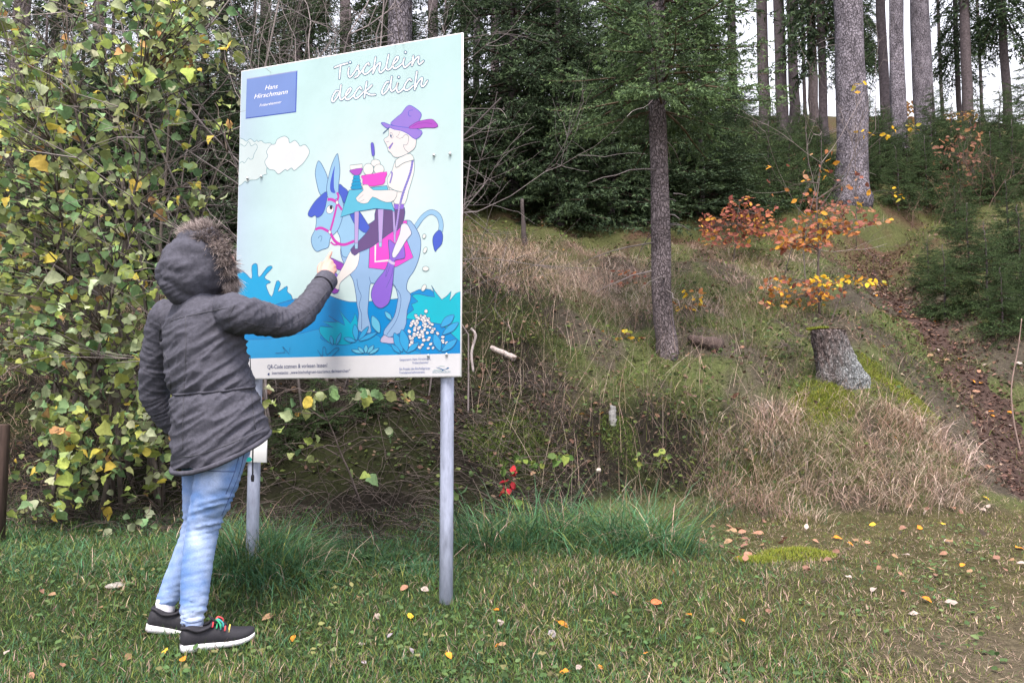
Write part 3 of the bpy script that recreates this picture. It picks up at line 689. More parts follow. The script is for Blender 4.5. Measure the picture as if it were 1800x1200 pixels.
# --- body: one continuous mesh (head, neck, trunk, arms, right hand, legs)
bb = Buf()
ball(bb, headc + LU * 0.02, (0.092, 0.074, 0.105), M=HM)
ball(bb, headc + LOOK * 0.04 - LU * 0.06, (0.055, 0.05, 0.05), M=HM)
ball(bb, headc + LOOK * 0.100 - LU * 0.012, (0.022, 0.013, 0.028), M=HM)             # nose
for sg in (-1, 1):
    ball(bb, headc + LOOK * 0.072 + LS * 0.03 * sg + LU * 0.022, (0.02, 0.018, 0.012), M=HM)   # brow and eye
    ball(bb, headc + LS * 0.074 * sg - LU * 0.005, (0.02, 0.012, 0.03), M=HM)              # ears
ball(bb, headc + LOOK * 0.086 - LU * 0.052, (0.014, 0.024, 0.009), M=HM)             # lips
limb(bb, [headc - LU * 0.05 - LOOK * 0.02, neck - UP * 0.03], [0.052, 0.058])
tr_ = [ring(neck - UP * 0.05, 0.10, 0.07, PRt, PF), ring(at(357, 575, 3.26), 0.17, 0.10, PRt, PF), ring(at(362, 630, 3.26), 0.165, 0.11, PRt, PF),
       ring(at(372, 690, 3.25), 0.14, 0.10, PRt, PF), ring(hipc, 0.165, 0.115, PRt, PF), ring(hipc - UP * 0.07, 0.13, 0.10, PRt, PF)]
V, T, Q = loft(interp_rings(tr_)); bb.add(V, T, Q)
limb(bb, [shR, elR], [0.05, 0.042]); limb(bb, [elR, wrR], [0.042, 0.028])
limb(bb, [shL, elL], [0.05, 0.042]); limb(bb, [elL, wrL], [0.042, 0.028])
limb(bb, [hR, at(379, 850, 3.16), kR], [0.07, 0.06, 0.043]); limb(bb, [kR, at(347, 990, 3.15), aR], [0.042, 0.040, 0.028])
limb(bb, [hL, at(357, 850, 3.335), kL], [0.07, 0.06, 0.042]); limb(bb, [kL, at(328, 975, 3.335), aL], [0.041, 0.036, 0.027])
# right hand: back of the hand towards the camera, index finger stretched, others curled, thumb on the left side
def hp(u, v, Y): return at(u, v, Y)
kn = [hp(572.5, 461, 3.672), hp(579.5, 464.5, 3.668), hp(584, 470.5, 3.662), hp(586, 477.5, 3.655)]         # knuckles index..little
wrist = hp(567, 495, 3.605)
pl = Buf()
for k_, w_ in zip(kn, (0.0135, 0.0135, 0.0125, 0.0115)):
    limb(bb, [wrist + (np.mean(kn, 0) - k_) * -0.35, (wrist + k_) / 2 + (k_ - np.mean(kn, 0)) * 0.15, k_], [0.019, 0.0165, w_], n=5, sides=14)
limb(bb, [kn[0], hp(577, 453, 3.69), hp(580.0, 447.5, 3.70), hp(582.5, 442.5, 3.713)], [0.0108, 0.0098, 0.0090, 0.0072], n=5, sides=14)
for i_, (m1, m2) in enumerate((((582.5, 460), (580, 464)), ((587.5, 467.5), (584, 472)), ((589, 475.5), (585.5, 479)))):
    limb(bb, [kn[i_ + 1], hp(*m1, 3.690), hp(*m2, 3.704), hp(m2[0] - 3, m2[1] + 4, 3.696)], [0.0115, 0.0108, 0.0095, 0.008], n=4, sides=12)
limb(bb, [hp(563, 484, 3.63), hp(561.5, 472, 3.665), hp(564.5, 464.5, 3.69), hp(570, 462, 3.703)], [0.0135, 0.012, 0.0105, 0.0085], n=5, sides=12)
body_me = smoothed(remesh(bb, 0.0052, 3, 0.5)); body_me.materials.append(M_skin)
person = link('person', body_me)
tag(person, 'person in grey fur-hooded parka and light jeans pointing at the picture board', 'person')

# --- jacket (torso and sleeves grown into one surface, then folded)
jb = Buf()
def tr(u, v, Y, a, b, tilt=0.0, p=2.3):
    R_ = ring(at(u, v, Y), a, b, PRt, PF, p)
    R_[:, 2] += tilt * ((R_ - at(u, v, Y)) @ PF) / b
    return R_
rings = [tr(358, 516, 3.26, 0.095, 0.085), tr(356, 528, 3.26, 0.135, 0.100), tr(356, 545, 3.26, 0.182, 0.120), tr(357, 570, 3.26, 0.205, 0.140), tr(361, 620, 3.26, 0.215, 0.155),
         tr(371, 680, 3.255, 0.212, 0.158, 0.01), tr(381, 730, 3.25, 0.224, 0.168, 0.025), tr(387, 770, 3.25, 0.228, 0.175, 0.055), tr(388, 789, 3.25, 0.222, 0.172, 0.082)]
V, T, Q = loft(interp_rings(rings, 5)); jb.add(V, T, Q)
limb(jb, [at(408, 548, 3.14), shR, at(462, 560, 3.21), elR, at(540, 540, 3.46), wrR], [0.075, 0.078, 0.070, 0.063, 0.057, 0.050])
limb(jb, [at(305, 560, 3.37), shL, at(280, 620, 3.45), elL, at(290, 728, 3.545), wrL], [0.075, 0.078, 0.072, 0.066, 0.058, 0.052])
jm = remesh(jb, 0.0062, 8, 0.6)
V = get_v(jm); N_ = get_n(jm)
dR = (PRt @ (V - hipc).T); dU = V[:, 2]
arm_a = np.vstack((shR, elR, wrR))
def seg_t(P, a, b):
    d = b - a; t = np.clip(((P - a) @ d) / (d @ d), 0, 1); return t, np.linalg.norm(P - (a + t[:, None] * d), axis=1)
t1, e1 = seg_t(V, shR, elR); t2, e2 = seg_t(V, elR, wrR); t3, e3 = seg_t(V, shL, elL); t4, e4 = seg_t(V, elL, wrL)
armw = np.clip(1.6 - np.minimum(np.minimum(e1, e2), np.minimum(e3, e4)) / 0.07, 0, 1)
# drag lines: folds across the back run up towards the pointing arm; rings of creases on the sleeves
pu = pix(V)
diag = (pu[:, 0] * 0.55 + pu[:, 1] * 0.84); alng = (pu[:, 0] * 0.84 - pu[:, 1] * 0.55)
f1 = n3(np.column_stack((diag / 21, alng / 95, V[:, 1] * 3)), 1.3); f2 = n3(np.column_stack((diag / 11, alng / 55, V[:, 1] * 4)), 7.7)
f3 = n3(V * 9, 3.1); f4 = n3(V * 26, 5.1)
f5 = n3(np.column_stack((diag / 5.5, alng / 26, V[:, 1] * 9)), 11.7); back = 0.012 * (0.5 - np.abs(f1) ** 0.8 * 1.9) + 0.006 * (0.5 - np.abs(f2) ** 0.7 * 1.8) + 0.006 * f3 + 0.0018 * (0.4 - np.abs(f5) ** 0.7 * 1.6)
tc_ = np.where(e1 < e2, t1 * 1.0, 1 + t2) * 0.33; tcl = np.where(e3 < e4, t3, 1 + t4) * 0.33
ts = np.where(np.minimum(e1, e2) < np.minimum(e3, e4), tc_, tcl + 3)
g1 = n3(np.column_stack((ts * 34, V[:, 2] * 5, V[:, 0] * 5)), 2.2)
g2 = n3(np.column_stack((ts * 75, V[:, 2] * 11, V[:, 0] * 11)), 8.2); sl = 0.008 * (0.5 - np.abs(g1) ** 0.75 * 1.9) + 0.003 * (0.4 - np.abs(g2) ** 0.7 * 1.7) + 0.003 * f4
waist = np.exp(-((pu[:, 1] - 688 + (pu[:, 0] - 380) * 0.06) / 7.0) ** 2)
V = V + N_ * ((back * (1 - armw) + sl * armw) - 0.010 * waist * (1 - armw))[:, None]
set_v(jm, V); smoothed(jm); jm.materials.append(M_jacket)
jacket = link('jacket', jm, person)
jbv = BVHTree.FromPolygons([Vector(v) for v in get_v(jm)], [tuple(p.vertices) for p in jm.polygons])
def on_jacket(u, v):
    d = Vector(at(u, v, 1.0)) - cam.location; d.normalize()
    h = jbv.ray_cast(cam.location, d)
    return (np.array(h[0]), np.array(h[1])) if h[0] is not None else (None, None)
def seam(name, pts, r=0.0018, lift=0.0003, mat=None, sm=10):
    P = smooth_curve(np.array(pts, float), sm) if len(pts) > 2 else np.linspace(pts[0], pts[1], 14)
    out = []
    for u, v in P:
        h, n = on_jacket(u, v)
        if h is not None and (not out or np.linalg.norm(h - out[-1]) < 0.16): out.append(h + n * lift)
    if len(out) > 3:
        V, T, Q = tube_arrays(np.array(out), r, 6); link(name, mesh_np(name, V, T, Q, None, mat or M_seam, True), jacket)
seam('yoke_seam', [(300, 564), (320, 558), (350, 551), (380, 545), (400, 541)])
seam('back_seam', [(326, 556), (327, 600), (325, 650), (322, 720), (321, 790)])
seam('side_seam', [(438, 590), (440, 640), (443, 700), (449, 755)])
seam('sleeve_seam', [(412, 536), (402, 560), (408, 582), (432, 596)])
seam('sleeve_seam', [(282, 566), (281, 600), (296, 640), (300, 690)])
seam('under_sleeve_seam', [(430, 566), (470, 575), (510, 571), (545, 548), (575, 512)], 0.0016)
seam('waist_cord', [(305, 694), (340, 691), (380, 688), (420, 683), (458, 678)], 0.0048, 0.002, M_jacket)
seam('hem_seam', [(316, 803), (342, 800), (390, 785), (440, 764), (466, 750)], 0.002)
seam('pocket_flap_seam', [(452, 690), (459, 705), (468, 722)], 0.003)
# hem welt: rope-like rolled edge following the lowest ring
hemr = smooth_curve(tr(388, 791, 3.25, 0.222, 0.172, 0.082), 3, True)
hemr = np.vstack((hemr, hemr[:1]))
V, T, Q = tube_arrays(hemr, 0.0105, 8, False)
V = V + (n3(V * 40)[:, None] * 0.003)
link('hem_band', mesh_np('hem_band', V, T, Q, None, M_jacket, True), jacket)
# cuff
d = (wrR - at(545, 530, 3.48)); d /= np.linalg.norm(d)
a1 = np.cross(d, UP); a1 /= np.linalg.norm(a1); a2 = np.cross(a1, d)
V, T, Q = loft([ring(wrR + d * o_, r_, r_, a1, a2) for o_, r_ in ((-0.015, 0.050), (0.02, 0.0515), (0.042, 0.050), (0.047, 0.046), (0.042, 0.040), (0.0, 0.038))], False)
link('cuff', mesh_np('cuff', V, T, Q, None, M_jacket, True), jacket)
# hem draw cord with toggle
c0 = at(445, 776, 3.16)
P = np.array([c0 + UP * 0.02, c0, c0 - UP * 0.06, at(444.2, 838, 3.16)])
V, T, Q = tube_arrays(smooth_curve(P, 4), 0.0028, 8); link('draw_cord', mesh_np('draw_cord', V, T, Q, None, M_cord, True), jacket)
V, T, Q = tube_arrays(np.array([at(444.2, 834, 3.16), at(444.1, 837, 3.16), at(444, 842, 3.16), at(444, 846, 3.16)]), [0.005, 0.0068, 0.0068, 0.005], 8)
link('cord_toggle', mesh_np('cord_toggle', V, T, Q, None, M_cord, True), jacket)

# --- hood: shell with an open front
HC = at(385, 452, 3.265)
def hring(o_, a_, b_, dz=0.0): return ring(HC + LOOK * o_ + LU * dz, a_, b_, LS, LU, 2.15)
outer = [hring(-0.258, 0.012, 0.012, -0.038), hring(-0.248, 0.055, 0.058, -0.036), hring(-0.222, 0.092, 0.098, -0.032), hring(-0.175, 0.121, 0.128, -0.022), hring(-0.115, 0.132, 0.141, -0.010), hring(-0.05, 0.132, 0.143, 0.0), hring(0.0, 0.130, 0.142), hring(0.012, 0.125, 0.137), hring(0.006, 0.118, 0.130),
         hring(-0.05, 0.112, 0.125), hring(-0.13, 0.108, 0.12), hring(-0.19, 0.08, 0.09, -0.015), hring(-0.21, 0.02, 0.02, -0.02)]
R_ = interp_rings(outer, 6)
# refine around
R2 = np.stack([smooth_curve(r_, 4, True) for r_ in R_])
V, T, Q = loft(R2)
hm_ = mesh_np('hood', V, T, Q, None, M_jacket, True)
V = get_v(hm_); N_ = get_n(hm_)
L_ = (V - HC) @ LOOK; S_ = (V - HC) @ LS; U_ = (V - HC) @ LU
w_ = np.clip((-L_) / 0.08, 0, 1)
h1 = n3(np.column_stack((U_ * 13 + L_ * 7, L_ * 8, S_ * 5)), 4.4); h2 = n3(V * 16, 9.0); h3 = n3(np.column_stack((U_ * 60, L_ * 14, S_ * 10)), 1.1)
drop = np.exp(-((U_ + 0.06) / 0.06) ** 2)
V = V + N_ * (w_ * (0.011 * (0.5 - np.abs(h1) ** 0.8 * 2.0) + 0.007 * h2 + 0.005 * (0.5 - np.abs(h3) * 2)))[:, None]
set_v(hm_, V); hood = link('hood', hm_, person)
# fur trim: tapering hairs all round the rim
nh = 11000; rg = np.random.default_rng(5)
ang = rg.uniform(0, 2 * math.pi, nh); ro = rg.normal(0, 1, nh)
radial = np.cos(ang)[:, None] * LS * 1.0 + np.sin(ang)[:, None] * LU
rimP = HC + 0.128 * np.cos(ang)[:, None] * LS + 0.140 * np.sin(ang)[:, None] * LU + LOOK * (0.016 - rg.uniform(0, 1, nh) * (0.06 + 0.05 * np.clip(np.sin(ang), 0, 1)))[:, None]
clump = rg.normal(0, 1, (60, 3)); ci = (ang / (2 * math.pi) * 60).astype(int) % 60
dirn = radial * 1.0 + LOOK * (rg.normal(-0.15, 0.42, nh))[:, None] + clump[ci] * 0.28 + rg.normal(0, 0.28, (nh, 3))
dirn /= np.linalg.norm(dirn, axis=1)[:, None]
hl = rg.uniform(0.022, 0.054, nh); hw_ = rg.uniform(0.0006, 0.0013, nh)
sd_ = np.cross(dirn, rg.normal(0, 1, (nh, 3))); sd_ /= np.linalg.norm(sd_, axis=1)[:, None]
bend = -UP * 0.3 + rg.normal(0, 0.25, (nh, 3))
p0 = rimP - radial * 0.006; p1 = p0 + dirn * hl[:, None] * 0.55; p2 = p1 + (dirn + bend * 0.6) * hl[:, None] * 0.5
V = np.stack((p0 - sd_ * hw_[:, None], p0 + sd_ * hw_[:, None], p1 - sd_ * hw_[:, None] * 0.8, p1 + sd_ * hw_[:, None] * 0.8, p2), 1).reshape(-1, 3)
b_ = np.arange(nh)[:, None] * 5
Q = b_ + np.array([[0, 1, 3, 2]]); T = b_ + np.array([[2, 3, 4]])
tone = np.clip(0.52 + 0.3 * rg.normal(0, 1, nh) + 0.25 * np.sin(ang * 7 + clump[ci][:, 0]), 0, 1)[:, None]
cr = np.array((0.045, 0.036, 0.036)); ct = np.array((0.62, 0.53, 0.50)); cd = np.array((0.11, 0.085, 0.08))
tipc = cd * (1 - tone) + ct * tone
C = np.stack((np.broadcast_to(cr, (nh, 3)), np.broadcast_to(cr, (nh, 3)), (cr * 0.5 + tipc * 0.5), (cr * 0.5 + tipc * 0.5), tipc * 1.2), 1).reshape(-1, 3)
link('fur_trim', mesh_np('fur_trim', V, T, Q, C, M_fur), hood)

# --- jeans
jb = Buf()
V, T, Q = loft(interp_rings([ring(hipc + UP * 0.06, 0.17, 0.125, PRt, PF), ring(hipc, 0.178, 0.13, PRt, PF), ring(hipc - UP * 0.07, 0.16, 0.12, PRt, PF)], 3)); jb.add(V, T, Q)
limb(jb, [hR, at(379, 850, 3.16), at(364, 900, 3.165), kR, at(347, 990, 3.15), at(342, 1045, 3.135), at(338, 1090, 3.12)], [0.098, 0.084, 0.070, 0.0615, 0.0585, 0.053, 0.044])
limb(jb, [hL, at(357, 850, 3.335), at(351, 900, 3.34), kL, at(328, 975, 3.335), at(306, 1025, 3.325), at(293, 1056, 3.315)], [0.098, 0.082, 0.068, 0.060, 0.053, 0.047, 0.042])
jm = remesh(jb, 0.0075, 5, 0.6)
V = get_v(jm); N_ = get_n(jm); pu = pix(V)
q1 = n3(np.column_stack((pu[:, 1] / 9.5 + pu[:, 0] / 40, V[:, 0] * 4, V[:, 1] * 6)), 2.0); q2 = n3(np.column_stack((pu[:, 1] / 5 - pu[:, 0] / 22, V[:, 0] * 6, V[:, 1] * 8)), 6.0)
kw = np.exp(-((pu[:, 1] - 905) / 40) ** 2) * (0.5 + 1.1 * sstep(340, 385, pu[:, 0])) + 0.9 * np.exp(-((pu[:, 1] - 1075) / 30) ** 2) + 0.3
V = V + N_ * (kw * (0.0056 * (0.6 - np.abs(q1) ** 0.8 * 2.1) + 0.0022 * (0.5 - np.abs(q2) * 2)))[:, None]
set_v(jm, V); smoothed(jm)
# washed denim: worn pale fronts, knees and thighs
w1 = n3(V * 7, 3.3); w2 = n3(V * 30, 1.3)
knee = np.exp(-(((pu[:, 0] - 345) / 17) ** 2 + ((pu[:, 1] - 950) / 32) ** 2)); thigh = 0.5 * np.exp(-(((pu[:, 0] - 372) / 26) ** 2 + ((pu[:, 1] - 840) / 26) ** 2))
cuffw = 0.5 * np.exp(-((pu[:, 1] - 1085) / 12) ** 2)
f = np.clip(0.26 + 0.32 * w1 + 0.3 * w2 + 0.38 * knee + thigh + cuffw, 0, 1)[:, None]
set_col(jm, np.array((0.105, 0.195, 0.41)) * (1 - f) + np.array((0.40, 0.48, 0.66)) * f)
jm.materials.append(M_jeans)
jeans = link('jeans', jm, person)
jbv_j = BVHTree.FromPolygons([Vector(v) for v in get_v(jm)], [tuple(p.vertices) for p in jm.polygons])
M_stitch = mkmat('denim_seam', (0.07, 0.11, 0.24), rough=0.9, var=0.3)
for P in ([(432, 782), (421, 830), (405, 870), (390, 905)], [(424, 786), (412, 830), (397, 868)], [(346, 825), (380, 828), (414, 828)], [(321, 1090), (337, 1094), (354, 1091)]):
    out = []
    for u, v in smooth_curve(np.array(P, float), 10):
        d = Vector(at(u, v, 1.0)) - cam.location; d.normalize(); h = jbv_j.ray_cast(cam.location, d)
        if h[0] is not None: out.append(np.array(h[0]) + np.array(h[1]) * 0.0006)
    if len(out) > 4:
        V, T, Q = tube_arrays(np.array(out), 0.0016, 6); link('denim_seam', mesh_np('denim_seam', V, T, Q, None, M_stitch, True), jeans)

# --- shoes
def shoe(heel, toe, pitch, name, laces):
    """heel, toe: points on the sole underside"""
    fx = toe - heel; Ls = 0.27; fx = fx / np.linalg.norm(fx)
    sy = np.cross(UP, fx); sy /= np.linalg.norm(sy); uz = np.cross(fx, sy)
    W = lambda x, y, z: heel + fx * x * Ls + sy * y + uz * z
    st = [0.0, 0.04, 0.15, 0.3, 0.45, 0.6, 0.75, 0.88, 0.96, 1.0]
    hw_ = [0.015, 0.028, 0.033, 0.031, 0.033, 0.039, 0.042, 0.036, 0.024, 0.011]
    spring = [0.004, 0, 0, 0, 0, 0, 0.002, 0.007, 0.013, 0.017]
    th = [0.026, 0.027, 0.027, 0.025, 0.022, 0.020, 0.019, 0.018, 0.018, 0.017]
    hs = [0.066, 0.086, 0.090, 0.080, 0.083, 0.076, 0.060, 0.050, 0.042, 0.034]
    rs, ru = [], []
    for x, w, sp_, t, h in zip(st, hw_, spring, th, hs):
        rs.append(np.array([W(x, -w, sp_), W(x, w, sp_), W(x, w * 1.05, sp_ + t * 0.5), W(x, w * 1.0, sp_ + t), W(x, -w * 1.0, sp_ + t), W(x, -w * 1.05, sp_ + t * 0.5)]))
        a = np.linspace(0, math.pi, 13)
        y = np.cos(a) * w * 0.97; z = sp_ + t * 0.9 + (h - t * 0.9) * np.sin(a) ** (0.55 if x < 0.5 else 0.75)
        ru.append(np.array([W(x, yy, zz) for yy, zz in zip(y, z)] + [W(x, -w * 0.8, sp_ + t * 0.7), W(x, w * 0.8, sp_ + t * 0.7)]))
    def dens(R, n): R = np.array(R); m, k, _ = R.shape; return smooth_curve(R.reshape(m, -1), n).reshape(-1, k, 3)
    e = thing_part(name)
    V, T, Q = loft(dens(ru, 4)); up_ = link(name, mesh_np(name, V, T, Q, None, M_black, True), person)
    V, T, Q = loft(dens(rs, 4)); so = link('sole', mesh_np('sole', V, T, Q, None, M_sole, False), up_)
    # collar rim and tongue
    cr_ = np.array([W(0.02, 0.0, 0.084), W(0.08, 0.026, 0.088), W(0.2, 0.032, 0.074), W(0.36, 0.028, 0.082), W(0.42, 0.0, 0.096), W(0.36, -0.028, 0.082), W(0.2, -0.032, 0.074), W(0.08, -0.026, 0.088)])
    V, T, Q = tube_arrays(np.vstack((smooth_curve(cr_, 5, True), smooth_curve(cr_, 5, True)[:2])), 0.0065, 8, False)
    link('collar', mesh_np('collar', V, T, Q, None, M_black, True), up_)
    V, T, Q = loft(dens([np.array([W(x, -0.02, z), W(x, 0.02, z), W(x + 0.01, 0.018, z + 0.008), W(x + 0.01, -0.018, z + 0.008)]) for x, z in ((0.60, 0.074), (0.50, 0.084), (0.42, 0.098), (0.37, 0.112))], 3))
    link('tongue', mesh_np('tongue', V, T, Q, None, M_black, True), up_)
    if laces:
        cols = [(0.55, 0.04, 0.06), (0.03, 0.30, 0.14), (0.04, 0.26, 0.28), (0.6, 0.08, 0.09), (0.6, 0.5, 0.12)]
        for k in range(5):
            x = 0.42 + 0.055 * k; h = 0.104 - 0.007 * k
            P = np.array([W(x - 0.02, -0.030, h - 0.024), W(x, -0.018, h - 0.008), W(x + 0.02, 0.0, h - 0.004), W(x + 0.03, 0.02, h - 0.012)])
            V, T, Q = tube_arrays(smooth_curve(P, 4), 0.003, 6)
            m = mkmat('lace_colour', cols[k], rough=0.7); link('lace', mesh_np('lace', V, T, Q, None, m, True), up_)
        for k, dy in enumerate((-0.045, -0.038, 0.02)):
            P = np.array([W(0.46, -0.01, 0.100), W(0.46 + 0.02 * k, dy * 0.6, 0.105), W(0.49 + 0.04 * k, dy, 0.094), W(0.50 + 0.04 * k, dy * 1.1, 0.078)])
            V, T, Q = tube_arrays(smooth_curve(P, 4), 0.0036, 6)
            m = mkmat('lace_colour', cols[(k + 1) % 5], rough=0.7); link('lace', mesh_np('lace', V, T, Q, None, m, True), up_)
    return up_
def thing_part(n): return None
gR = float(H(*at(330, 1140, 3.08)[:2]))
heelR = at(317, 1141, 3.06); heelR[2] = gR + 0.008
toeR = heelR + np.array((0.245, 0.145, 0.004))
shoe(heelR, toeR, 0, 'shoe', True)
heelL = at(256, 1106, 3.27); toeL = heelL + np.array((0.26, 0.07, -0.055))
shoe(heelL, toeL, 0, 'shoe', False)
for a_, b_ in ((aR, heelR), (aL, heelL)):
    bs = Buf(); limb(bs, [a_ + UP * 0.03, a_ - UP * 0.01, b_ * 0.25 + a_ * 0.75 - UP * 0.02], [0.036, 0.037, 0.036])
    link('sock', bs.mesh('sock', M_sock, True), person)
# ------------------------------------------------------------------ spruces
M_needles = mkmat('spruce_needles', rough=0.75, var=0.25, scale=3, src='attr', spec=0.1, transl=0.12)
M_bark = barkmat('spruce_bark', (0.125, 0.106, 0.112), 48, 0.4)
M_bark_grey = barkmat('old_spruce_bark', (0.150, 0.138, 0.160), 30, 0.3)
M_bark_dark = mkmat('far_bark', (0.085, 0.072, 0.078), rough=0.95, var=0.4, scale=14, bump=0.6, bscale=30, spec=0.1, bdist=0.03)
M_twig = mkmat('bare_twig', src='attr', rough=0.9, var=0.25, scale=30, spec=0.1)

def spray(L, ntw, twl, nl, nw, per_m, rng, droop=0.25, lift=0.0, ang=52):
    """one flat spruce bough along +X: axis, side twigs, needles as thin triangles"""
    V, T, C = [], [], []; n = 0
    def needles(P0, P1, cnt, tipw):
        nonlocal n
        d = P1 - P0; ln = np.linalg.norm(d); d = d / (ln + 1e-9)
        t = np.sort(rng.random(cnt)); base = P0 + t[:, None] * (P1 - P0)
        r = rng.normal(0, 1, (cnt, 3)); r -= (r @ d)[:, None] * d; r[:, 2] *= 0.55; r /= np.linalg.norm(r, axis=1)[:, None] + 1e-9
        out = d * 0.75 + r * 0.8; out /= np.linalg.norm(out, axis=1)[:, None]
        s = np.cross(out, rng.normal(0, 1, (cnt, 3))); s /= np.linalg.norm(s, axis=1)[:, None]
        l = nl * rng.uniform(0.6, 1.15, cnt)[:, None]; w = nw * rng.uniform(0.7, 1.2, cnt)[:, None]
        v = np.stack((base - s * w, base + s * w, base + out * l), 1).reshape(-1, 3)
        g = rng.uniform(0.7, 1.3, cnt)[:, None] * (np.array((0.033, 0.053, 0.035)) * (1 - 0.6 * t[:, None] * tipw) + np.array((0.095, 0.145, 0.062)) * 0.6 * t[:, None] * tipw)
        V.append(v); T.append(n + np.arange(cnt * 3).reshape(-1, 3)); C.append(np.repeat(g, 3, 0)); n += cnt * 3
    m = 9; x = np.linspace(0, L, m); ax_ = np.column_stack((x, np.cumsum(rng.normal(0, 0.012 * L, m)), -droop * (x / L) ** 1.5 * L + lift * (x / L) ** 4 * L))
    v, t, q = tube_arrays(ax_, np.linspace(0.006 + 0.006 * L, 0.002, m), 4, False)
    V.append(v); T.append(n + np.vstack((q[:, [0, 1, 2]], q[:, [0, 2, 3]]))); C.append(np.tile((0.06, 0.045, 0.038), (len(v), 1))); n += len(v)
    for k in range(ntw):
        f = 0.15 + 0.83 * (k + rng.random()) / ntw; i = min(int(f * (m - 1)), m - 2); p = ax_[i] + (ax_[i + 1] - ax_[i]) * (f * (m - 1) - i)
        for sg in (-1, 1):
            a = math.radians(ang + rng.normal(0, 9)) * sg; ln = twl * (1.08 - f) ** 0.7 * rng.uniform(0.65, 1.15)
            d = np.array((math.cos(a), math.sin(a), rng.normal(-0.18, 0.12))); e = p + d * ln; mid = p + d * ln * 0.5 + np.array((0.02, 0, 0.015)) * ln; e[2] -= 0.10 * ln
            needles(p, mid, max(2, int(per_m * ln * 0.5)), 0.6); needles(mid, e, max(2, int(per_m * ln * 0.5)), 1.0)
            if ln > 0.28:
                for s2 in (-1, 1):
                    b = a + s2 * 0.7; e2 = mid + np.array((math.cos(b), math.sin(b), -0.12)) * ln * 0.42
                    needles(mid, e2, max(2, int(per_m * ln * 0.42)), 1.0)
    needles(ax_[m // 2], ax_[-1], int(per_m * L * 0.5), 1.0)
    return np.concatenate(V), np.concatenate(T), np.concatenate(C)

def crown(z0, z1, hmax, r0, r1, per_whorl, dz, sprays, rng, droop=0.0, buf=None, gap=0.0, wild=1.0):
    """whorls of boughs between z0 and z1; bough length r0 (bottom) to r1 (top)"""
    buf = buf or Buf(); z = z0
    while z < z1:
        f = (z - z0) / max(z1 - z0, 1e-6); L = r0 + (r1 - r0) * f
        off = rng.uniform(0, 6.28)
        for k in range(per_whorl):
            if rng.random() < gap: continue
            v, t, c = sprays[rng.integers(len(sprays))]
            s = L * rng.uniform(0.7, 1.12); a = off + 6.283 * k / per_whorl + rng.normal(0, 0.25); e = droop + rng.normal(0, 0.14 * wild) - 0.10 + 0.35 * f
            P = v * s; roll = rng.normal(0, 0.25 * wild)
            P = P @ np.array([[1, 0, 0], [0, math.cos(roll), -math.sin(roll)], [0, math.sin(roll), math.cos(roll)]]).T
            P = P @ np.array([[math.cos(e), 0, -math.sin(e)], [0, 1, 0], [math.sin(e), 0, math.cos(e)]]).T
            P = P @ np.array([[math.cos(a), -math.sin(a), 0], [math.sin(a), math.cos(a), 0], [0, 0, 1]]).T
            buf.add(P + np.array((0, 0, z + rng.normal(0, dz * 0.3))), t, None, c * rng.uniform(0.75, 1.25))
        z += dz * rng.uniform(0.75, 1.25)
    return buf

def trunk_mesh(h, r, mat, flare=1.5, sides=16, bumps=0.0, lean=(0, 0), seed=0, taper=0.45):
    zz = np.concatenate(([-0.35, 0.0, 0.12, 0.3, 0.6], np.linspace(1.0, h, max(6, int(h * 1.3)))))
    rr_ = r * (1 - taper * np.clip(zz / h, 0, 1)) * (1 + (flare - 1) * np.exp(-np.clip(zz, 0, None) / 0.22))
    g = np.random.default_rng(seed); a = np.linspace(0, 2 * math.pi, sides, endpoint=False); rings = []
    wob = np.cumsum(g.normal(0, 0.012, (len(zz), 2)), 0); wob -= wob[1]
    root = 0.28 * np.sin(a * 5 + g.uniform(0, 6)) * (flare - 1)
    for i, (z, q) in enumerate(zip(zz, rr_)):
        rad = q * (1 + root * math.exp(-max(z, 0) / 0.18) + g.normal(0, 0.025, sides) * (1 + bumps))
        rings.append(np.column_stack((rad * np.cos(a) + lean[0] * z + wob[i, 0], rad * np.sin(a) + lean[1] * z + wob[i, 1], np.full(sides, z))))
    V, T, Q = loft(rings); return mesh_np('trunk', V, T, Q, None, mat, True)

def dead_branches(n, z0, z1, r, rng, parent, lmin=0.3, lmax=0.9):
    for k in range(n):
        z = rng.uniform(z0, z1); a = rng.uniform(0, 6.283); L = rng.uniform(lmin, lmax) * (0.4 if rng.random() < 0.5 else 1)
        d = np.array((math.cos(a), math.sin(a), 0)); m = 6; t = np.linspace(0, 1, m)[:, None]
        P = d * r * 0.8 + np.array((0, 0, z)) + d * L * t + np.array((0, 0, -0.35 * L)) * t ** 1.6 + rng.normal(0, 0.02 * L, (m, 3)).cumsum(0)
        V, T, Q = tube_arrays(P, np.linspace(0.008, 0.002, m), 4); b = Buf(); b.add(V, T, Q, np.array((0.17, 0.15, 0.15)) * rng.uniform(0.5, 1.2))
        link('dead_branch', b.mesh('dead_branch', M_twig), parent, False)

rg = np.random.default_rng(21)
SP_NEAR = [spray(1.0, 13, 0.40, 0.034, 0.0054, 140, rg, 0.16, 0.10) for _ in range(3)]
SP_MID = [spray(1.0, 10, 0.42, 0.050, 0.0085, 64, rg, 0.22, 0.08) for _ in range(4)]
SP_FAR = [spray(1.0, 8, 0.5, 0.10, 0.014, 34, rg, 0.5, 0.12) for _ in range(4)]

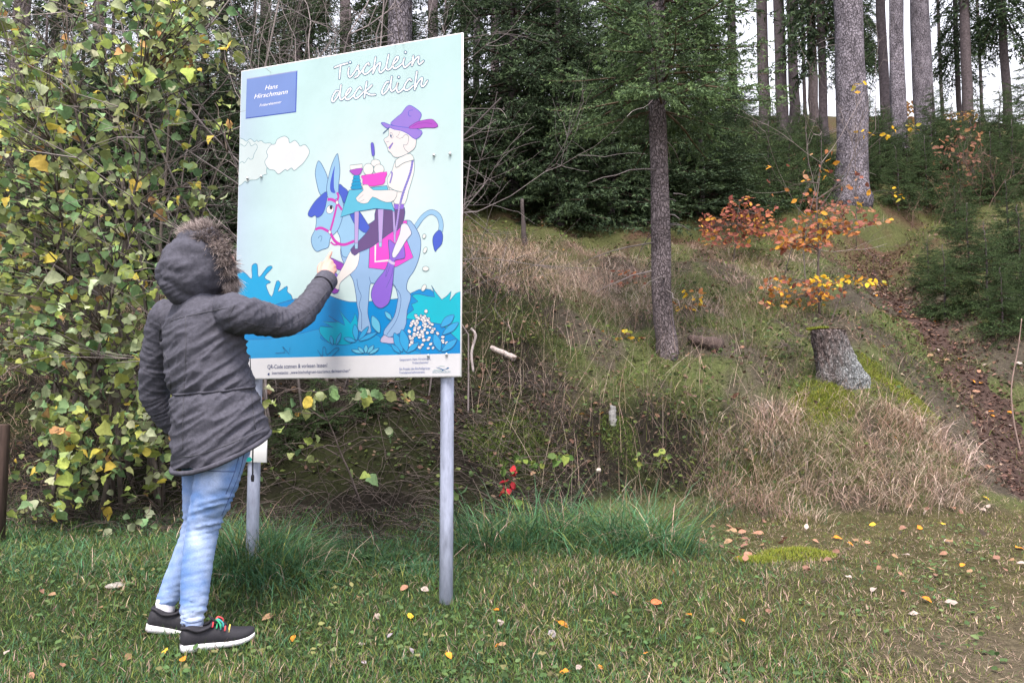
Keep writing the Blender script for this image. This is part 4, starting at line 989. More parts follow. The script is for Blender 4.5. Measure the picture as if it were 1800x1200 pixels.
def copy_tree(root, loc, rz, scale, label, group=None):
    r = root.copy(); COL.objects.link(r); r.location = [float(c) for c in loc]; r.rotation_euler = (0, 0, rz); r.scale = scale if hasattr(scale, '__len__') else (scale,) * 3
    tag(r, label, None, group)
    for ch in list(root.children):
        c = ch.copy(); COL.objects.link(c); c.parent = r
        for g in ch.children:
            d = g.copy(); COL.objects.link(d); d.parent = c
    return r
def ground_hit(u, v, y0=1.5, y1=40):
    ys = np.concatenate((np.arange(y0, 12, 0.02), np.arange(12, y1, 0.1)))
    x = (u - 900) / FPX; y = (600 - v) / FPX; t = ys / (_c - y * _s)
    P = np.column_stack((t * x, ys, CAM_Z + t * (_s + y * _c)))
    b = P[:, 2] < H(P[:, 0], P[:, 1])
    i = int(np.argmax(b)) if b.any() else len(ys) - 1
    return P[i]
def gpos(u, Y):
    x = (u - 900) / FPX * Y * 1.0; return np.array((x, Y, float(H(x, Y))))
def gpos_v(u, v, Y):
    p = at(u, v, Y); return np.array((p[0], Y, float(H(p[0], Y))))

# the near young trunk in the middle of the picture
_q = ground_hit(1173, 622); p = np.array((_q[0], _q[1], float(H(_q[0], _q[1]))))
t = thing('spruce_tree', 'slim brown spruce on the grassy bank with green lower boughs', 'tree', p)
link('trunk', trunk_mesh(7.5, 17.5 * p[1] / 1400, M_bark, 1.2, 16, 0.6, lean=(-0.004, 0.0), seed=3, taper=0.3), t, False)
dead_branches(26, 0.5, 3.0, 0.1, np.random.default_rng(4), t, 0.25, 0.95)
cb = Buf(); g4 = np.random.default_rng(44)
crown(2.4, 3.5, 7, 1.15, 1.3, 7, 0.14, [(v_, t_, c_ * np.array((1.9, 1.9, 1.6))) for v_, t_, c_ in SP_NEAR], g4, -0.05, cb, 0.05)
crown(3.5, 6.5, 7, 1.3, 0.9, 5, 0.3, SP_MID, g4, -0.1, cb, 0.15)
o = cb.obj('crown', M_needles, t); o.matrix_parent_inverse = Matrix()

# big old trunk and the pale trunks behind it on the right
def big_tree(u, v, Y, r, h, label, mat, z0, z1, r0, seed, gap=0.3, lean=(0, 0), group=None, dead=18, per=5, dz=0.7):
    g = np.random.default_rng(seed); pp = gpos_v(u, v, Y)
    t = thing('spruce_tree', label, 'tree', pp, 0, group)
    link('trunk', trunk_mesh(h, r, mat, 1.35, 18, 0.8, lean, seed, 0.3), t, False)
    if dead:
        dead_branches(dead, 0.6, h * 0.7, r, g, t, 0.1, 0.7)
    if z1 > z0:
        b = crown(z0, z1, h, r0, r0 * 0.6, per, dz, SP_FAR, g, -0.35, None, gap)
        b.obj('crown', M_needles, t).matrix_parent_inverse = Matrix()
    return t
big_tree(1497, 345, ground_hit(1497, 352)[1], 28 * ground_hit(1497, 352)[1] / 1400, 9, 'thick grey flaking spruce trunk behind the orange beech sapling', M_bark_grey, 7.0, 9.0, 2.0, 11, dead=30)
big_tree(1625, 200, 21.5, 0.27, 12, 'tall pale spruce trunk, farthest right of the three thick grey trunks', M_bark_grey, 8.5, 12, 2.2, 12)
big_tree(1580, 250, 20.5, 0.20, 12, 'grey spruce trunk between the thickest trunk and the pale one', M_bark_grey, 8, 12, 2.2, 13)
big_tree(1556, 240, 23.5, 0.15, 13, 'thin dark spruce trunk close left of the middle grey trunk', M_bark_dark, 7, 12, 2.0, 14)
big_tree(870, 240, 15.0, 0.095, 11, 'slender grey spruce trunk right of the picture board', M_bark, 4.5, 9, 1.6, 15)
big_tree(836, 240, 17.0, 0.075, 11, 'thin dark spruce trunk beside the right edge of the board', M_bark_dark, 4.0, 9, 1.6, 16)
big_tree(712, 200, 9.6, 0.165, 8, 'pale grey trunk rising behind the top of the board', M_bark_grey, 4.6, 7.5, 1.6, 17, dead=26)
big_tree(6, 300, 9.5, 0.075, 8, 'grey trunk at the left edge behind the hazel leaves', M_bark, 4.6, 8, 1.5, 18)

# dense dark young spruces: two models, copied
def young(seed, h, r0, sprays, dz, per):
    g = np.random.default_rng(seed); t = thing('young_spruce', 'tmp', 'tree')
    link('trunk', trunk_mesh(h, 0.07, M_bark_dark, 1.2, 8, 0, seed=seed, taper=0.8), t, False)
    b = crown(0.1, h - 0.15, h, r0, 0.22, per, dz, sprays, g, 0.02); b.obj('crown', M_needles, t)
    return t
yA = young(31, 6.4, 1.65, SP_MID, 0.21, 8); yB = young(32, 6.0, 1.45, SP_MID, 0.20, 8)
YS = [(905, 12.3, 0), (985, 11.9, 1), (1075, 12.2, 0), (1150, 13.3, 1), (1235, 12.6, 0), (1010, 14.6, 0), (1120, 15.2, 1), (925, 15.8, 1), (1265, 16.2, 0)]
first = {0: True, 1: True}
gg = np.random.default_rng(8)
YS.sort()
for i, (u, Y, k) in enumerate(YS):
    src = (yA, yB)[k]; loc = gpos(u, Y); rz = gg.uniform(0, 6.28); sc = gg.uniform(0.85, 1.15); sz_ = sc * (0.5 if u > 1200 else 1.0)
    lab = f'dense dark young spruce behind the bank, {ordinal(i)} from the left of its row'
    if first[k]:
        first[k] = False; src.location = [float(c) for c in loc]; src.rotation_euler = (0, 0, rz); src.scale = (sc, sc, sz_); tag(src, lab, None, 'dark young spruces behind the bank')
    else: copy_tree(src, loc, rz, (sc, sc, sz_), lab, 'dark young spruces behind the bank')
# dark spruces behind the hazel and behind the board
YL = [(-60, 10.0, 0), (60, 11.2, 1), (170, 9.6, 0), (265, 11.0, 1), (350, 9.4, 0), (430, 10.4, 1), (520, 9.3, 0), (610, 10.8, 1), (690, 11.6, 0), (780, 12.0, 1), (120, 14.0, 1), (480, 14.0, 0), (320, 15.0, 1)]
YL.sort()
for i, (u, Y, k) in enumerate(YL):
    copy_tree((yA, yB)[k], gpos(u, Y), gg.uniform(0, 6.28), (1.0, 1.0, gg.uniform(0.5, 0.72)), f'dim spruce deep behind the hazel and board, {ordinal(i)} from the left', 'dim spruces behind hazel and board')
# small spruces: saplings right of the path and along the rise
def sapling(seed, h, r0):
    g = np.random.default_rng(seed); t = thing('spruce_sapling', 'tmp', 'sapling')
    link('trunk', trunk_mesh(h, 0.022, M_bark_dark, 1.1, 6, 0, seed=seed, taper=0.8), t, False)
    b = crown(0.05, h - 0.05, h, r0, 0.12, 8, 0.09, [(v_, t_, c_ * np.array((1.0, 1.02, 0.82))) for v_, t_, c_ in SP_MID], g, 0.12, None, 0.0, 1.7); o = b.obj('crown', M_needles, t); return t
sA = sapling(51, 1.25, 0.72); sB = sapling(52, 1.5, 0.75)
SL = [(1665, 9.7, 0, 0.72), (1740, 9.5, 0, 0.9), (1800, 9.9, 0, 0.95), (1712, 10.8, 0, 0.8), (1785, 11.4, 1, 0.8), (1640, 10.5, 0, 0.6), (1690, 12.2, 0, 0.62), (1765, 8.8, 0, 0.6), (1830, 9.0, 0, 0.9)]
SL.sort()
for i, (u, Y, k, sc) in enumerate(SL):
    lab = f'green spruce sapling right of the path, {ordinal(i)} from the left'; loc = gpos(u, Y)
    if i == 0:
        k = 0; sA.location = [float(c) for c in loc]; sA.scale = (sc,) * 3; tag(sA, lab, None, 'spruce saplings right of the path')
    else: copy_tree((sA, sB)[k], loc, gg.uniform(0, 6.28), sc, lab, 'spruce saplings right of the path')
for i, (u, Y, sc) in enumerate(((560, 5.85, 0.34), (640, 5.95, 0.3), (505, 5.8, 0.28))):
    copy_tree(sB, gpos(u, Y), 1.0 + i, sc, f'low dark spruce seedling on the bank behind the posts, {ordinal((1, 2, 0)[i])} from the left', 'spruce seedlings behind the posts')
SR = [(1300, 13.2, 1.15), (1335, 14.2, 1.2), (1362, 13.5, 1.1), (1400, 14.2, 1.1), (1430, 15.0, 1.15), (1450, 17.5, 0.9), (1535, 16.0, 0.9), (1590, 14.6, 0.8), (1640, 15.2, 0.95), (1700, 14.4, 0.7), (1760, 14.8, 0.9), (1725, 16.2, 1.1), (1800, 15.6, 1.1), (1560, 17.2, 1.0), (1655, 17.6, 1.2), (1570, 18.5, 1.1), (1610, 17.0, 1.0), (1660, 20.0, 1.4), (1690, 17.5, 1.2), (1740, 21.0, 1.3), (1780, 17.0, 1.5), (1830, 19.0, 1.9), (1545, 21.0, 1.2), (1370, 19, 1.0), (1310, 18, 1.1), (1420, 22, 1.0)]
SR.sort()
for i, (u, Y, sc) in enumerate(SR):
    lab = f'dark little spruce on the rise below the tall trunks, {ordinal(i)} from the left'; loc = gpos(u, Y)
    if i == 0:
        sB.location = [float(c) for c in loc]; sB.scale = (sc,) * 3; tag(sB, lab, None, 'small spruces on the rise')
    else: copy_tree(sB, loc, gg.uniform(0, 6.28), sc, lab, 'small spruces on the rise')

# slim skyline spruces: trunks with sagging crowns, three models copied
def skyline(seed, h, r, z0, r0, gap):
    g = np.random.default_rng(seed); t = thing('tall_spruce', 'tmp', 'tree')
    link('trunk', trunk_mesh(h, r, M_bark_dark, 1.3, 8, 0.3, seed=seed, taper=0.4), t, False)
    b = crown(z0, h, h, r0, r0 * 0.75, 6, 0.42, SP_FAR, g, -0.55, None, gap); b.obj('crown', M_needles, t); return t
kA = skyline(61, 15, 0.15, 4.0, 2.3, 0.3); kB = skyline(62, 14, 0.11, 2.8, 1.9, 0.3); kC = skyline(63, 16, 0.19, 9.5, 2.2, 0.5)
KS = [(1300, 31, 2), (1352, 27, 2), (1386, 26, 2), (1407, 30, 2), (1428, 36, 3), (1447, 32, 2), (1463, 25, 0), (1533, 36, 1), (1655, 38, 3), (1674, 40, 3), (1708, 34, 1), (1722, 30, 2), (1748, 36, 3), (1792, 30, 0), (1515, 40, 0),
      (1250, 29, 2), (1205, 33, 0), (1110, 34, 2), (1010, 34, 2), (940, 29, 2), (885, 27, 2), (815, 30, 0), (760, 26, 2), (670, 30, 0), (600, 25, 2), (530, 29, 0), (450, 26, 2), (380, 30, 0), (310, 25, 2), (235, 29, 0), (150, 24, 2), (70, 28, 0), (10, 25, 2)]
KS.sort(); used = {}
for i, (u, Y, k) in enumerate(KS):
    side = 'right of the thick trunk' if u > 1500 else ('between slim and thick trunk' if u > 1170 else ('right of the board' if u >= 815 else 'behind board and hazel'))
    used.setdefault(side, []).append((u, Y, k))
f3 = {0: True, 1: True, 2: True}
for side, L in used.items():
    for i, (u, Y, k) in enumerate(L):
        thin = 0.45 if k == 3 else 1.0; k = 2 if k == 3 else k; lab = f'{ordinal(i)} from left of slim skyline spruces {side}'; src = (kA, kB, kC)[k]; loc = gpos(u, Y); sc = gg.uniform(0.9, 1.12)
        if f3[k]:
            f3[k] = False; src.location = [float(c) for c in loc]; src.scale = (sc * thin, sc * thin, sc); tag(src, lab, None, 'slim skyline spruces')
        else: copy_tree(src, loc, gg.uniform(0, 6.28), (sc * thin, sc * thin, sc), lab, 'slim skyline spruces')
# ------------------------------------------------------------------ leaves, shrubs, saplings
def ground_hit(u, v, y0=1.5, y1=40):
    ys = np.concatenate((np.arange(y0, 12, 0.02), np.arange(12, y1, 0.1)))
    x = (u - 900) / FPX; y = (600 - v) / FPX; t = ys / (_c - y * _s)
    P = np.column_stack((t * x, ys, CAM_Z + t * (_s + y * _c)))
    b = P[:, 2] < H(P[:, 0], P[:, 1])
    i = int(np.argmax(b)) if b.any() else len(ys) - 1
    return P[i]

def leaf_template(kind, seed=0):
    g = np.random.default_rng(seed)
    if kind == 'hazel': t = [0, 0.06, 0.16, 0.28, 0.42, 0.57, 0.72, 0.86, 1.0]; w = [0.02, 0.19, 0.32, 0.40, 0.43, 0.37, 0.27, 0.12, 0.0]; fold, curl, ser = g.uniform(0.05, 0.5), g.uniform(0.1, 0.7), 0.04
    elif kind == 'beech': t = [0, 0.15, 0.35, 0.6, 0.82, 1.0]; w = [0.02, 0.2, 0.31, 0.28, 0.15, 0.0]; fold, curl, ser = 0.2, 0.2, 0.0
    else: t = [0, 0.2, 0.5, 0.8, 1.0]; w = [0.02, 0.26, 0.34, 0.2, 0.0]; fold, curl, ser = 0.25, 0.5, 0.0
    t = np.array(t); w = np.array(w); n = len(t)
    cz = -curl * t ** 2 * 0.8 + g.normal(0, 0.03, n)
    mid = np.column_stack((t, np.zeros(n), cz)); jl = g.normal(0, ser, n); jr = g.normal(0, ser, n)
    L = np.column_stack((t + 0.03, w + jl * (w > 0.03), cz + fold * w + g.normal(0, 0.03, n))); R = np.column_stack((t + 0.03, -w - jr * (w > 0.03), cz + fold * w + g.normal(0, 0.03, n)))
    L[-1] = mid[-1]; R[-1] = mid[-1]
    V = np.vstack((mid, L, R, [(-0.3, 0.008, 0.04), (-0.3, -0.008, 0.04)])); T = []
    for i in range(n - 1):
        if i < n - 2: T += [(i, i + 1, n + i + 1), (i, n + i + 1, n + i), (i, 2 * n + i + 1, i + 1), (i, 2 * n + i, 2 * n + i + 1)]
        else: T += [(i, i + 1, n + i), (i, 2 * n + i, i + 1)]
    T += [(0, 3 * n, 3 * n + 1), (0, n, 3 * n)]
    return V, np.array(T)
HZ = [leaf_template('hazel', k) for k in range(8)]; BE_ = [leaf_template('beech', k) for k in range(3)]; DRY = [leaf_template('dry', k) for k in range(4)]
M_leaf_o = mkmat('leaf_single', rough=0.7, var=0.28, scale=5, src='obj', spec=0.12, transl=0.28)
M_leaf_a = mkmat('leaf_mass', rough=0.7, var=0.25, scale=25, src='attr', spec=0.12, transl=0.28)
M_leaf_dry = mkmat('leaf_dry', rough=0.75, var=0.3, scale=4, src='obj', spec=0.2, transl=0.1)
def tmpl_mesh(kind, arr, mat): return [mesh_np(kind, v, t, None, None, mat, True) for v, t in arr]
HZ_M = tmpl_mesh('hazel_leaf', HZ, M_leaf_o); BE_M = tmpl_mesh('beech_leaf', BE_, M_leaf_o); DRY_M = tmpl_mesh('dry_leaf', DRY, M_leaf_dry); BEG_M = tmpl_mesh('fallen_beech_leaf', BE_, M_leaf_dry)
def frames(d, nrm):
    d = d / np.linalg.norm(d, axis=1)[:, None]; nrm = nrm - (nrm * d).sum(1)[:, None] * d; nrm /= np.linalg.norm(nrm, axis=1)[:, None]
    return np.stack((d, np.cross(nrm, d), nrm), -1)
def scatter_mesh(buf, arr, pos, R, size, col, rng):
    k = rng.integers(len(arr), size=len(pos))
    for j, (v, t) in enumerate(arr):
        s = np.where(k == j)[0]
        if not len(s): continue
        P = np.einsum('nij,vj->nvi', R[s], v) * size[s][:, None, None] + pos[s][:, None, :]
        T = (t[None] + (np.arange(len(s)) * len(v))[:, None, None]).reshape(-1, 3)
        buf.add(P.reshape(-1, 3), T, None, np.repeat(col[s], len(v), 0))
def scatter_objs(name, meshes, pos, R, size, col, rng, parent):
    out = []
    for i in range(len(pos)):
        o = bpy.data.objects.new(name, meshes[int(rng.integers(len(meshes)))]); COL.objects.link(o)
        M = Matrix(R[i].tolist()).to_4x4(); M = Matrix.Translation(Vector(pos[i])) @ M @ Matrix.Scale(float(size[i]), 4)
        if parent is not None:
            o.parent = parent; o.matrix_parent_inverse = Matrix.Translation(parent.location).inverted()
        o.matrix_basis = M; o.color = (*[float(c) for c in col[i]], 1.0); out.append(o)
    return out
def pick(pal, n, rng, jit=0.18):
    C = np.array([p[1:] for p in pal]); w = np.array([p[0] for p in pal], float); k = rng.choice(len(pal), n, p=w / w.sum())
    return np.clip(C[k] * rng.uniform(1 - jit, 1 + jit, (n, 1)) * rng.uniform(0.93, 1.07, (n, 3)), 0.004, 0.8)
PAL_HAZEL = [(34, 0.20, 0.245, 0.095), (24, 0.15, 0.25, 0.115), (17, 0.31, 0.37, 0.10), (5, 0.56, 0.46, 0.09), (20, 0.31, 0.35, 0.21), (2, 0.42, 0.25, 0.11)]
PAL_BEECH = [(40, 0.34, 0.14, 0.055), (30, 0.27, 0.10, 0.075), (20, 0.55, 0.28, 0.04), (10, 0.42, 0.24, 0.14)]
PAL_YEL = [(60, 0.60, 0.38, 0.03), (25, 0.52, 0.27, 0.04), (15, 0.36, 0.34, 0.06)]

def twig(p, q, rng, r0=0.004, r1=0.0015, bow=0.12, m=6):
    t = np.linspace(0, 1, m)[:, None]; L = np.linalg.norm(q - p); P = p + (q - p) * t + np.array((0, 0, 1)) * bow * L * np.sin(t * math.pi) + rng.normal(0, 0.02 * L, (m, 3)) * np.sin(t * math.pi)
    return P, np.linspace(r0, r1, m)
def leaf_orient(n, rng, toward=(0, -1, 0.35), droop=0.45, spread=0.9):
    d = rng.normal(0, 1, (n, 3)); d[:, 2] = d[:, 2] * 0.5 - droop; nr = np.array(toward) + rng.normal(0, spread * 0.7, (n, 3))
    return frames(d, nr)

rg = np.random.default_rng(77)
# hazel on the left: stems, twigs, leaves
hz = thing('hazel_bush', 'large hazel bush with green and yellowing leaves at the left', 'bush', (*gpos(170, 5.35),))
REG = [((-60, 400), (-60, 70), 66, (4.6, 5.9)), ((-60, 415), (60, 380), 270, (4.5, 6.0)), ((-60, 285), (380, 560), 118, (4.5, 5.9)), ((-60, 265), (560, 640), 48, (4.6, 5.8)), ((70, 300), (640, 760), 62, (4.6, 5.8)), ((30, 300), (750, 935), 70, (4.7, 5.35)), ((250, 420), (-60, 120), 22, (4.4, 4.8))]
clus = []
for (ua, ub), (va, vb), n, (Ya, Yb) in REG:
    for k in range(n):
        u, v = rg.uniform(ua, ub), rg.uniform(va, vb); Y = rg.uniform(Ya, Yb); c = at(u, v, Y)
        if u > 285 and 110 < v < 400 and rg.random() < 0.6: continue
        if c[2] > H(c[0], c[1]) + 0.12: clus.append(c)
clus = np.array(clus)
stems = []; M_stem = mkmat('hazel_stem', (0.10, 0.085, 0.075), rough=0.9, var=0.3, scale=20, bump=0.3)
for k in range(15):
    b = gpos(rg.uniform(60, 330), rg.uniform(5.2, 5.8)) - np.array((0, 0, 0.05)); tu = rg.uniform(-40, 400); tv = rg.uniform(-120, 380)
    e = at(tu, tv, rg.uniform(4.6, 6.0)); t = np.linspace(0, 1, 14)[:, None]
    P = b + (e - b) * t; P[:, 2] = b[2] + (e[2] - b[2]) * (t[:, 0] ** 0.8); P += rg.normal(0, 0.02, (14, 3)).cumsum(0) * t
    stems.append(P); V, T, Q = tube_arrays(P, np.linspace(0.017, 0.004, 14), 6); link('stem', mesh_np('stem', V, T, Q, None, M_stem, True), hz)
SP_ = np.vstack(stems)
tw = Buf(); LP, LD = [], []
for c in clus:
    d = np.linalg.norm(SP_ - c, axis=1) + 1.5 * np.clip(SP_[:, 2] - c[2] + 0.1, 0, None); s0 = SP_[int(np.argmin(d))]
    P, r = twig(s0, c, rg, 0.0055, 0.002, 0.08, 7); V, T, Q = tube_arrays(P, r, 4, False); tw.add(V, T, Q, np.array((0.085, 0.07, 0.06)) * rg.uniform(0.6, 1.5))
    for j in range(int(rg.integers(4, 9))):
        LP.append(P[-1 - int(rg.integers(0, 3))] + rg.normal(0, 0.06, 3))
LP = np.array(LP); n = len(LP)
ok = LP[:, 2] > H(LP[:, 0], LP[:, 1]) + 0.03; LP = LP[ok]; n = len(LP)
R = leaf_orient(n, rg, spread=1.25); size = rg.uniform(0.036, 0.074, n) * np.where(rg.random(n) < 0.16, 1.6, 1.0); col = pick(PAL_HAZEL, n, rg, 0.45)
px_size = size / LP[:, 1]; uv = pix(LP); inview = (uv[:, 0] > -5) & (uv[:, 0] < 420) & (uv[:, 1] > 0)
order = np.argsort(-px_size * inview); near = order[:280]; rest = order[280:]
scatter_objs('leaf', HZ_M, LP[near], R[near], size[near], col[near], rg, hz)
lb = Buf(); scatter_mesh(lb, HZ, LP[rest], R[rest], size[rest], col[rest], rg); tag(lb.obj('foliage', M_leaf_a, hz), kind='stuff')
tag(tw.obj('twigs', M_twig, hz), kind='stuff')

# a sparse shrub behind the board, its last yellowing leaves hanging under the panel
def px_shrub(name, label, cat, base, clusters, pal, meshes, arr, lsize, rng, stem_r=0.008, group=None, jit=0.03, droop=0.45, stemcol=(0.10, 0.08, 0.075), nmax=290, flat=False, dens=1.0):
    """stem from the ground to branches that end in the given clusters (u, v, Y, du, dv, leaves)"""
    t = thing(name, label, cat, base, 0, group); tb_ = Buf(); P_ = []
    top = np.mean([at(*c[:3]) for c in clusters], 0); hi = max((at(*c[:3]) for c in clusters), key=lambda q: q[2])
    mt = np.linspace(0, 1, 10)[:, None]; st = base - np.array((0, 0, 0.04)) + (hi - base) * mt + rng.normal(0, 0.012, (10, 3)).cumsum(0) * mt
    V, T, Q = tube_arrays(st, np.linspace(stem_r, stem_r * 0.3, 10), 6); m = mkmat('stem_bark', stemcol, rough=0.9, var=0.3); link('stem', mesh_np('stem', V, T, Q, None, m, True), t)
    for (u, v, Y, du, dv, k) in clusters:
        k = int(k * dens)
        c = at(u, v, Y); low = st[(st[:, 2] < c[2] + 0.02)]; s0 = low[-1 - min(len(low) - 1, int(rng.integers(0, 2)))] if len(low) else st[1]
        P, r = twig(s0, c, rng, stem_r * 0.55, 0.0015, 0.1, 8); V, T, Q = tube_arrays(P, r, 5); link('branch', mesh_np('branch', V, T, Q, None, m, True), t)
        for j in range(k):
            q = at(u + rng.uniform(-du, du), v + rng.uniform(-dv, dv), Y + rng.uniform(-1, 1) * du / FPX * Y * 0.8); P_.append(q)
            if j % 3 == 0:
                P2, r2 = twig(P[int(rng.integers(3, 8))], q, rng, 0.0022, 0.001, 0.05, 4); V, T, Q = tube_arrays(P2, r2, 3, False); tb_.add(V, T, Q, stemcol)
    P_ = np.array(P_)[rng.permutation(len(P_))]; n = len(P_)
    R = leaf_orient(n, rng, (0, -0.9, 0.55) if flat else (0, -1, 0.35), droop if not flat else 0.1); sz = rng.uniform(0.7, 1.25, n) * lsize; cc = pick(pal, n, rng, 0.25)
    scatter_objs('leaf', meshes, P_[:nmax], R[:nmax], sz[:nmax], cc[:nmax], rng, t)
    if n > nmax:
        rb_ = Buf(); scatter_mesh(rb_, arr, P_[nmax:], R[nmax:], sz[nmax:], cc[nmax:], rng); tag(rb_.obj('foliage', M_leaf_a, t), kind='stuff')
    if tb_.n: tag(tb_.obj('twigs', M_twig, t), kind='stuff')
    return t
c2 = [(480, 695, 5.2, 22, 18, 7), (520, 725, 5.2, 25, 20, 6), (560, 690, 5.1, 20, 14, 6), (610, 690, 5.0, 26, 16, 7), (660, 700, 5.0, 30, 20, 9), (700, 700, 5.1, 20, 16, 5), (550, 790, 5.1, 15, 30, 4), (680, 770, 5.1, 15, 20, 3), (600, 850, 5.0, 60, 20, 3), (500, 780, 5.2, 20, 30, 4)]
px_shrub('hazel_shoot', 'sparse hazel shoots with yellowing leaves behind the board posts', 'shrub', gpos(640, 5.35), c2, PAL_HAZEL, HZ_M, HZ, 0.075, rg)
# beech saplings in autumn colour
px_shrub('beech_sapling', 'beech sapling with orange and copper leaves standing behind the stump', 'sapling', gpos(1443, 8.7),
         [(1410, 418, 8.7, 50, 20, 62), (1470, 400, 8.8, 45, 14, 34), (1440, 385, 8.7, 40, 16, 28), (1540, 390, 8.8, 30, 8, 12), (1390, 430, 8.6, 36, 12, 30), (1400, 520, 8.6, 60, 20, 44), (1450, 505, 8.6, 40, 16, 26), (1370, 500, 8.7, 30, 16, 16), (1440, 290, 8.8, 30, 30, 9), (1500, 320, 8.8, 30, 30, 6), (1385, 330, 8.9, 40, 40, 6)],
         PAL_BEECH, BE_M, BE_, 0.066, rg, 0.016, flat=True, dens=1.9)
px_shrub('beech_shoot', 'low beech shoot with a row of bright yellow leaves reaching over the path', 'sapling', gpos(1462, 8.35),
         [(1440, 495, 8.3, 18, 10, 14), (1480, 493, 8.3, 22, 9, 20), (1515, 494, 8.3, 20, 7, 16), (1540, 498, 8.3, 12, 5, 9)], PAL_YEL, BE_M, BE_, 0.062, rg, 0.009, flat=True)
px_shrub('beech_sapling', 'copper red beech sapling at the foot of the dark spruces', 'sapling', gpos(1292, 10.6),
         [(1290, 395, 10.5, 60, 18, 60), (1320, 375, 10.6, 50, 14, 40), (1270, 420, 10.5, 45, 12, 26), (1300, 352, 10.5, 20, 8, 10), (1340, 400, 10.6, 40, 14, 26)], [(60, 0.26, 0.09, 0.07), (30, 0.33, 0.13, 0.06), (10, 0.5, 0.28, 0.05)], BE_M, BE_, 0.07, rg, 0.012, flat=True, dens=2.6)
px_shrub('beech_shoot', 'small beech shoot with orange leaves just right of the slim trunk', 'sapling', gpos(1205, 8.6), [(1205, 545, 8.5, 18, 14, 16), (1225, 525, 8.5, 20, 14, 18), (1195, 560, 8.5, 12, 10, 8)], PAL_YEL + PAL_BEECH[:1], BE_M, BE_, 0.06, rg, 0.006, flat=True)
px_shrub('beech_shoot', 'small beech shoot with orange leaves just left of the slim trunk base', 'sapling', gpos(1110, 8.0), [(1115, 600, 7.9, 22, 8, 18), (1085, 605, 7.9, 22, 8, 16), (1060, 612, 7.9, 20, 6, 8), (1100, 588, 7.9, 10, 6, 6)], PAL_YEL + PAL_BEECH, BE_M, BE_, 0.06, rg, 0.006, flat=True)
px_shrub('beech_shoot', 'thin copper beech shoot in the dry grass left of the slim trunk', 'sapling', gpos(1105, 9.3), [(1095, 490, 9.2, 28, 16, 20), (1130, 500, 9.2, 22, 20, 16), (1080, 520, 9.2, 20, 16, 8)], [(70, 0.27, 0.11, 0.08), (30, 0.34, 0.15, 0.08)], BE_M, BE_, 0.055, rg, 0.006, flat=True)
px_shrub('beech_shoot', 'spindly beech shoot with a few yellow leaves before the thick trunk', 'sapling', gpos(1512, 12.6), [(1508, 155, 12.5, 9, 12, 6), (1520, 235, 12.5, 14, 10, 5), (1570, 232, 12.4, 14, 8, 6), (1600, 226, 12.4, 14, 5, 5), (1575, 340, 12.5, 14, 12, 6), (1510, 355, 12.5, 8, 6, 3)], PAL_YEL, BE_M, BE_, 0.085, rg, 0.008, flat=True)
px_shrub('red_shrub', 'reddish brown bush on the rise below the skyline at right', 'bush', gpos(1700, 15.5), [(1680, 270, 15.3, 40, 30, 60), (1720, 300, 15.3, 40, 30, 60), (1650, 320, 15.3, 40, 20, 40), (1740, 330, 15.2, 40, 20, 40), (1700, 240, 15.4, 30, 20, 40)], [(60, 0.20, 0.10, 0.07), (30, 0.28, 0.15, 0.08), (10, 0.14, 0.13, 0.06)], BE_M, BE_, 0.09, rg, 0.012)
px_shrub('golden_shrub', 'golden yellow bush glowing between the far trunks right of the board', 'bush', gpos(860, 16.5), [(850, 235, 16.2, 10, 14, 30), (880, 260, 16.2, 14, 16, 30), (858, 265, 16.2, 14, 16, 30)], [(1, 0.42, 0.25, 0.05), (1, 0.3, 0.2, 0.06)], BE_M, BE_, 0.11, rg, 0.012)
px_shrub('golden_shrub', 'golden bush in the gap between the two grey trunks at right', 'bush', gpos(1602, 24), [(1600, 190, 23.5, 10, 12, 40), (1604, 215, 23.5, 12, 12, 40), (1690, 205, 24, 30, 10, 60)], [(1, 0.42, 0.25, 0.08), (1, 0.3, 0.16, 0.08)], BE_M, BE_, 0.13, rg, 0.012)
# bramble shoots on the bank
px_shrub('bramble', 'bramble shoot with green leaves and crimson ones at the bank foot', 'plant', gpos_v(930, 900, 5.75),
         [(893, 818, 5.6, 5, 8, 4), (915, 806, 5.6, 8, 8, 6), (945, 812, 5.6, 12, 8, 8), (975, 806, 5.6, 10, 8, 7), (995, 805, 5.6, 6, 6, 4), (900, 880, 5.6, 16, 10, 6)], [(50, 0.17, 0.21, 0.05), (50, 0.10, 0.18, 0.05)], HZ_M, HZ, 0.062, rg, 0.004)
px_shrub('bramble_shoot', 'crimson red bramble leaves hanging below the green shoot', 'plant', gpos_v(905, 895, 5.72), [(906, 830, 5.5, 4, 6, 4), (898, 845, 5.5, 6, 5, 3), (892, 862, 5.5, 6, 10, 3)], [(1, 0.55, 0.035, 0.06), (1, 0.36, 0.03, 0.04)], HZ_M, HZ, 0.06, rg, 0.003)
px_shrub('bramble', 'green bramble leaves close beside the right steel post', 'plant', gpos_v(800, 1000, 4.9), [(790, 850, 4.95, 12, 8, 4), (800, 870, 4.95, 8, 8, 3), (790, 965, 4.7, 14, 10, 6), (740, 990, 4.75, 12, 8, 4), (770, 1005, 4.6, 20, 8, 5)], [(60, 0.07, 0.13, 0.06), (40, 0.10, 0.15, 0.05)], HZ_M, HZ, 0.06, rg, 0.003)
px_shrub('bramble', 'small bramble with pale green leaves in the middle of the bank', 'plant', gpos_v(1150, 840, 6.2), [(1145, 805, 6.1, 18, 10, 9), (1165, 800, 6.1, 12, 10, 6), (1130, 815, 6.1, 12, 8, 5)], [(60, 0.12, 0.18, 0.06), (40, 0.20, 0.24, 0.06)], HZ_M, HZ, 0.052, rg, 0.003)
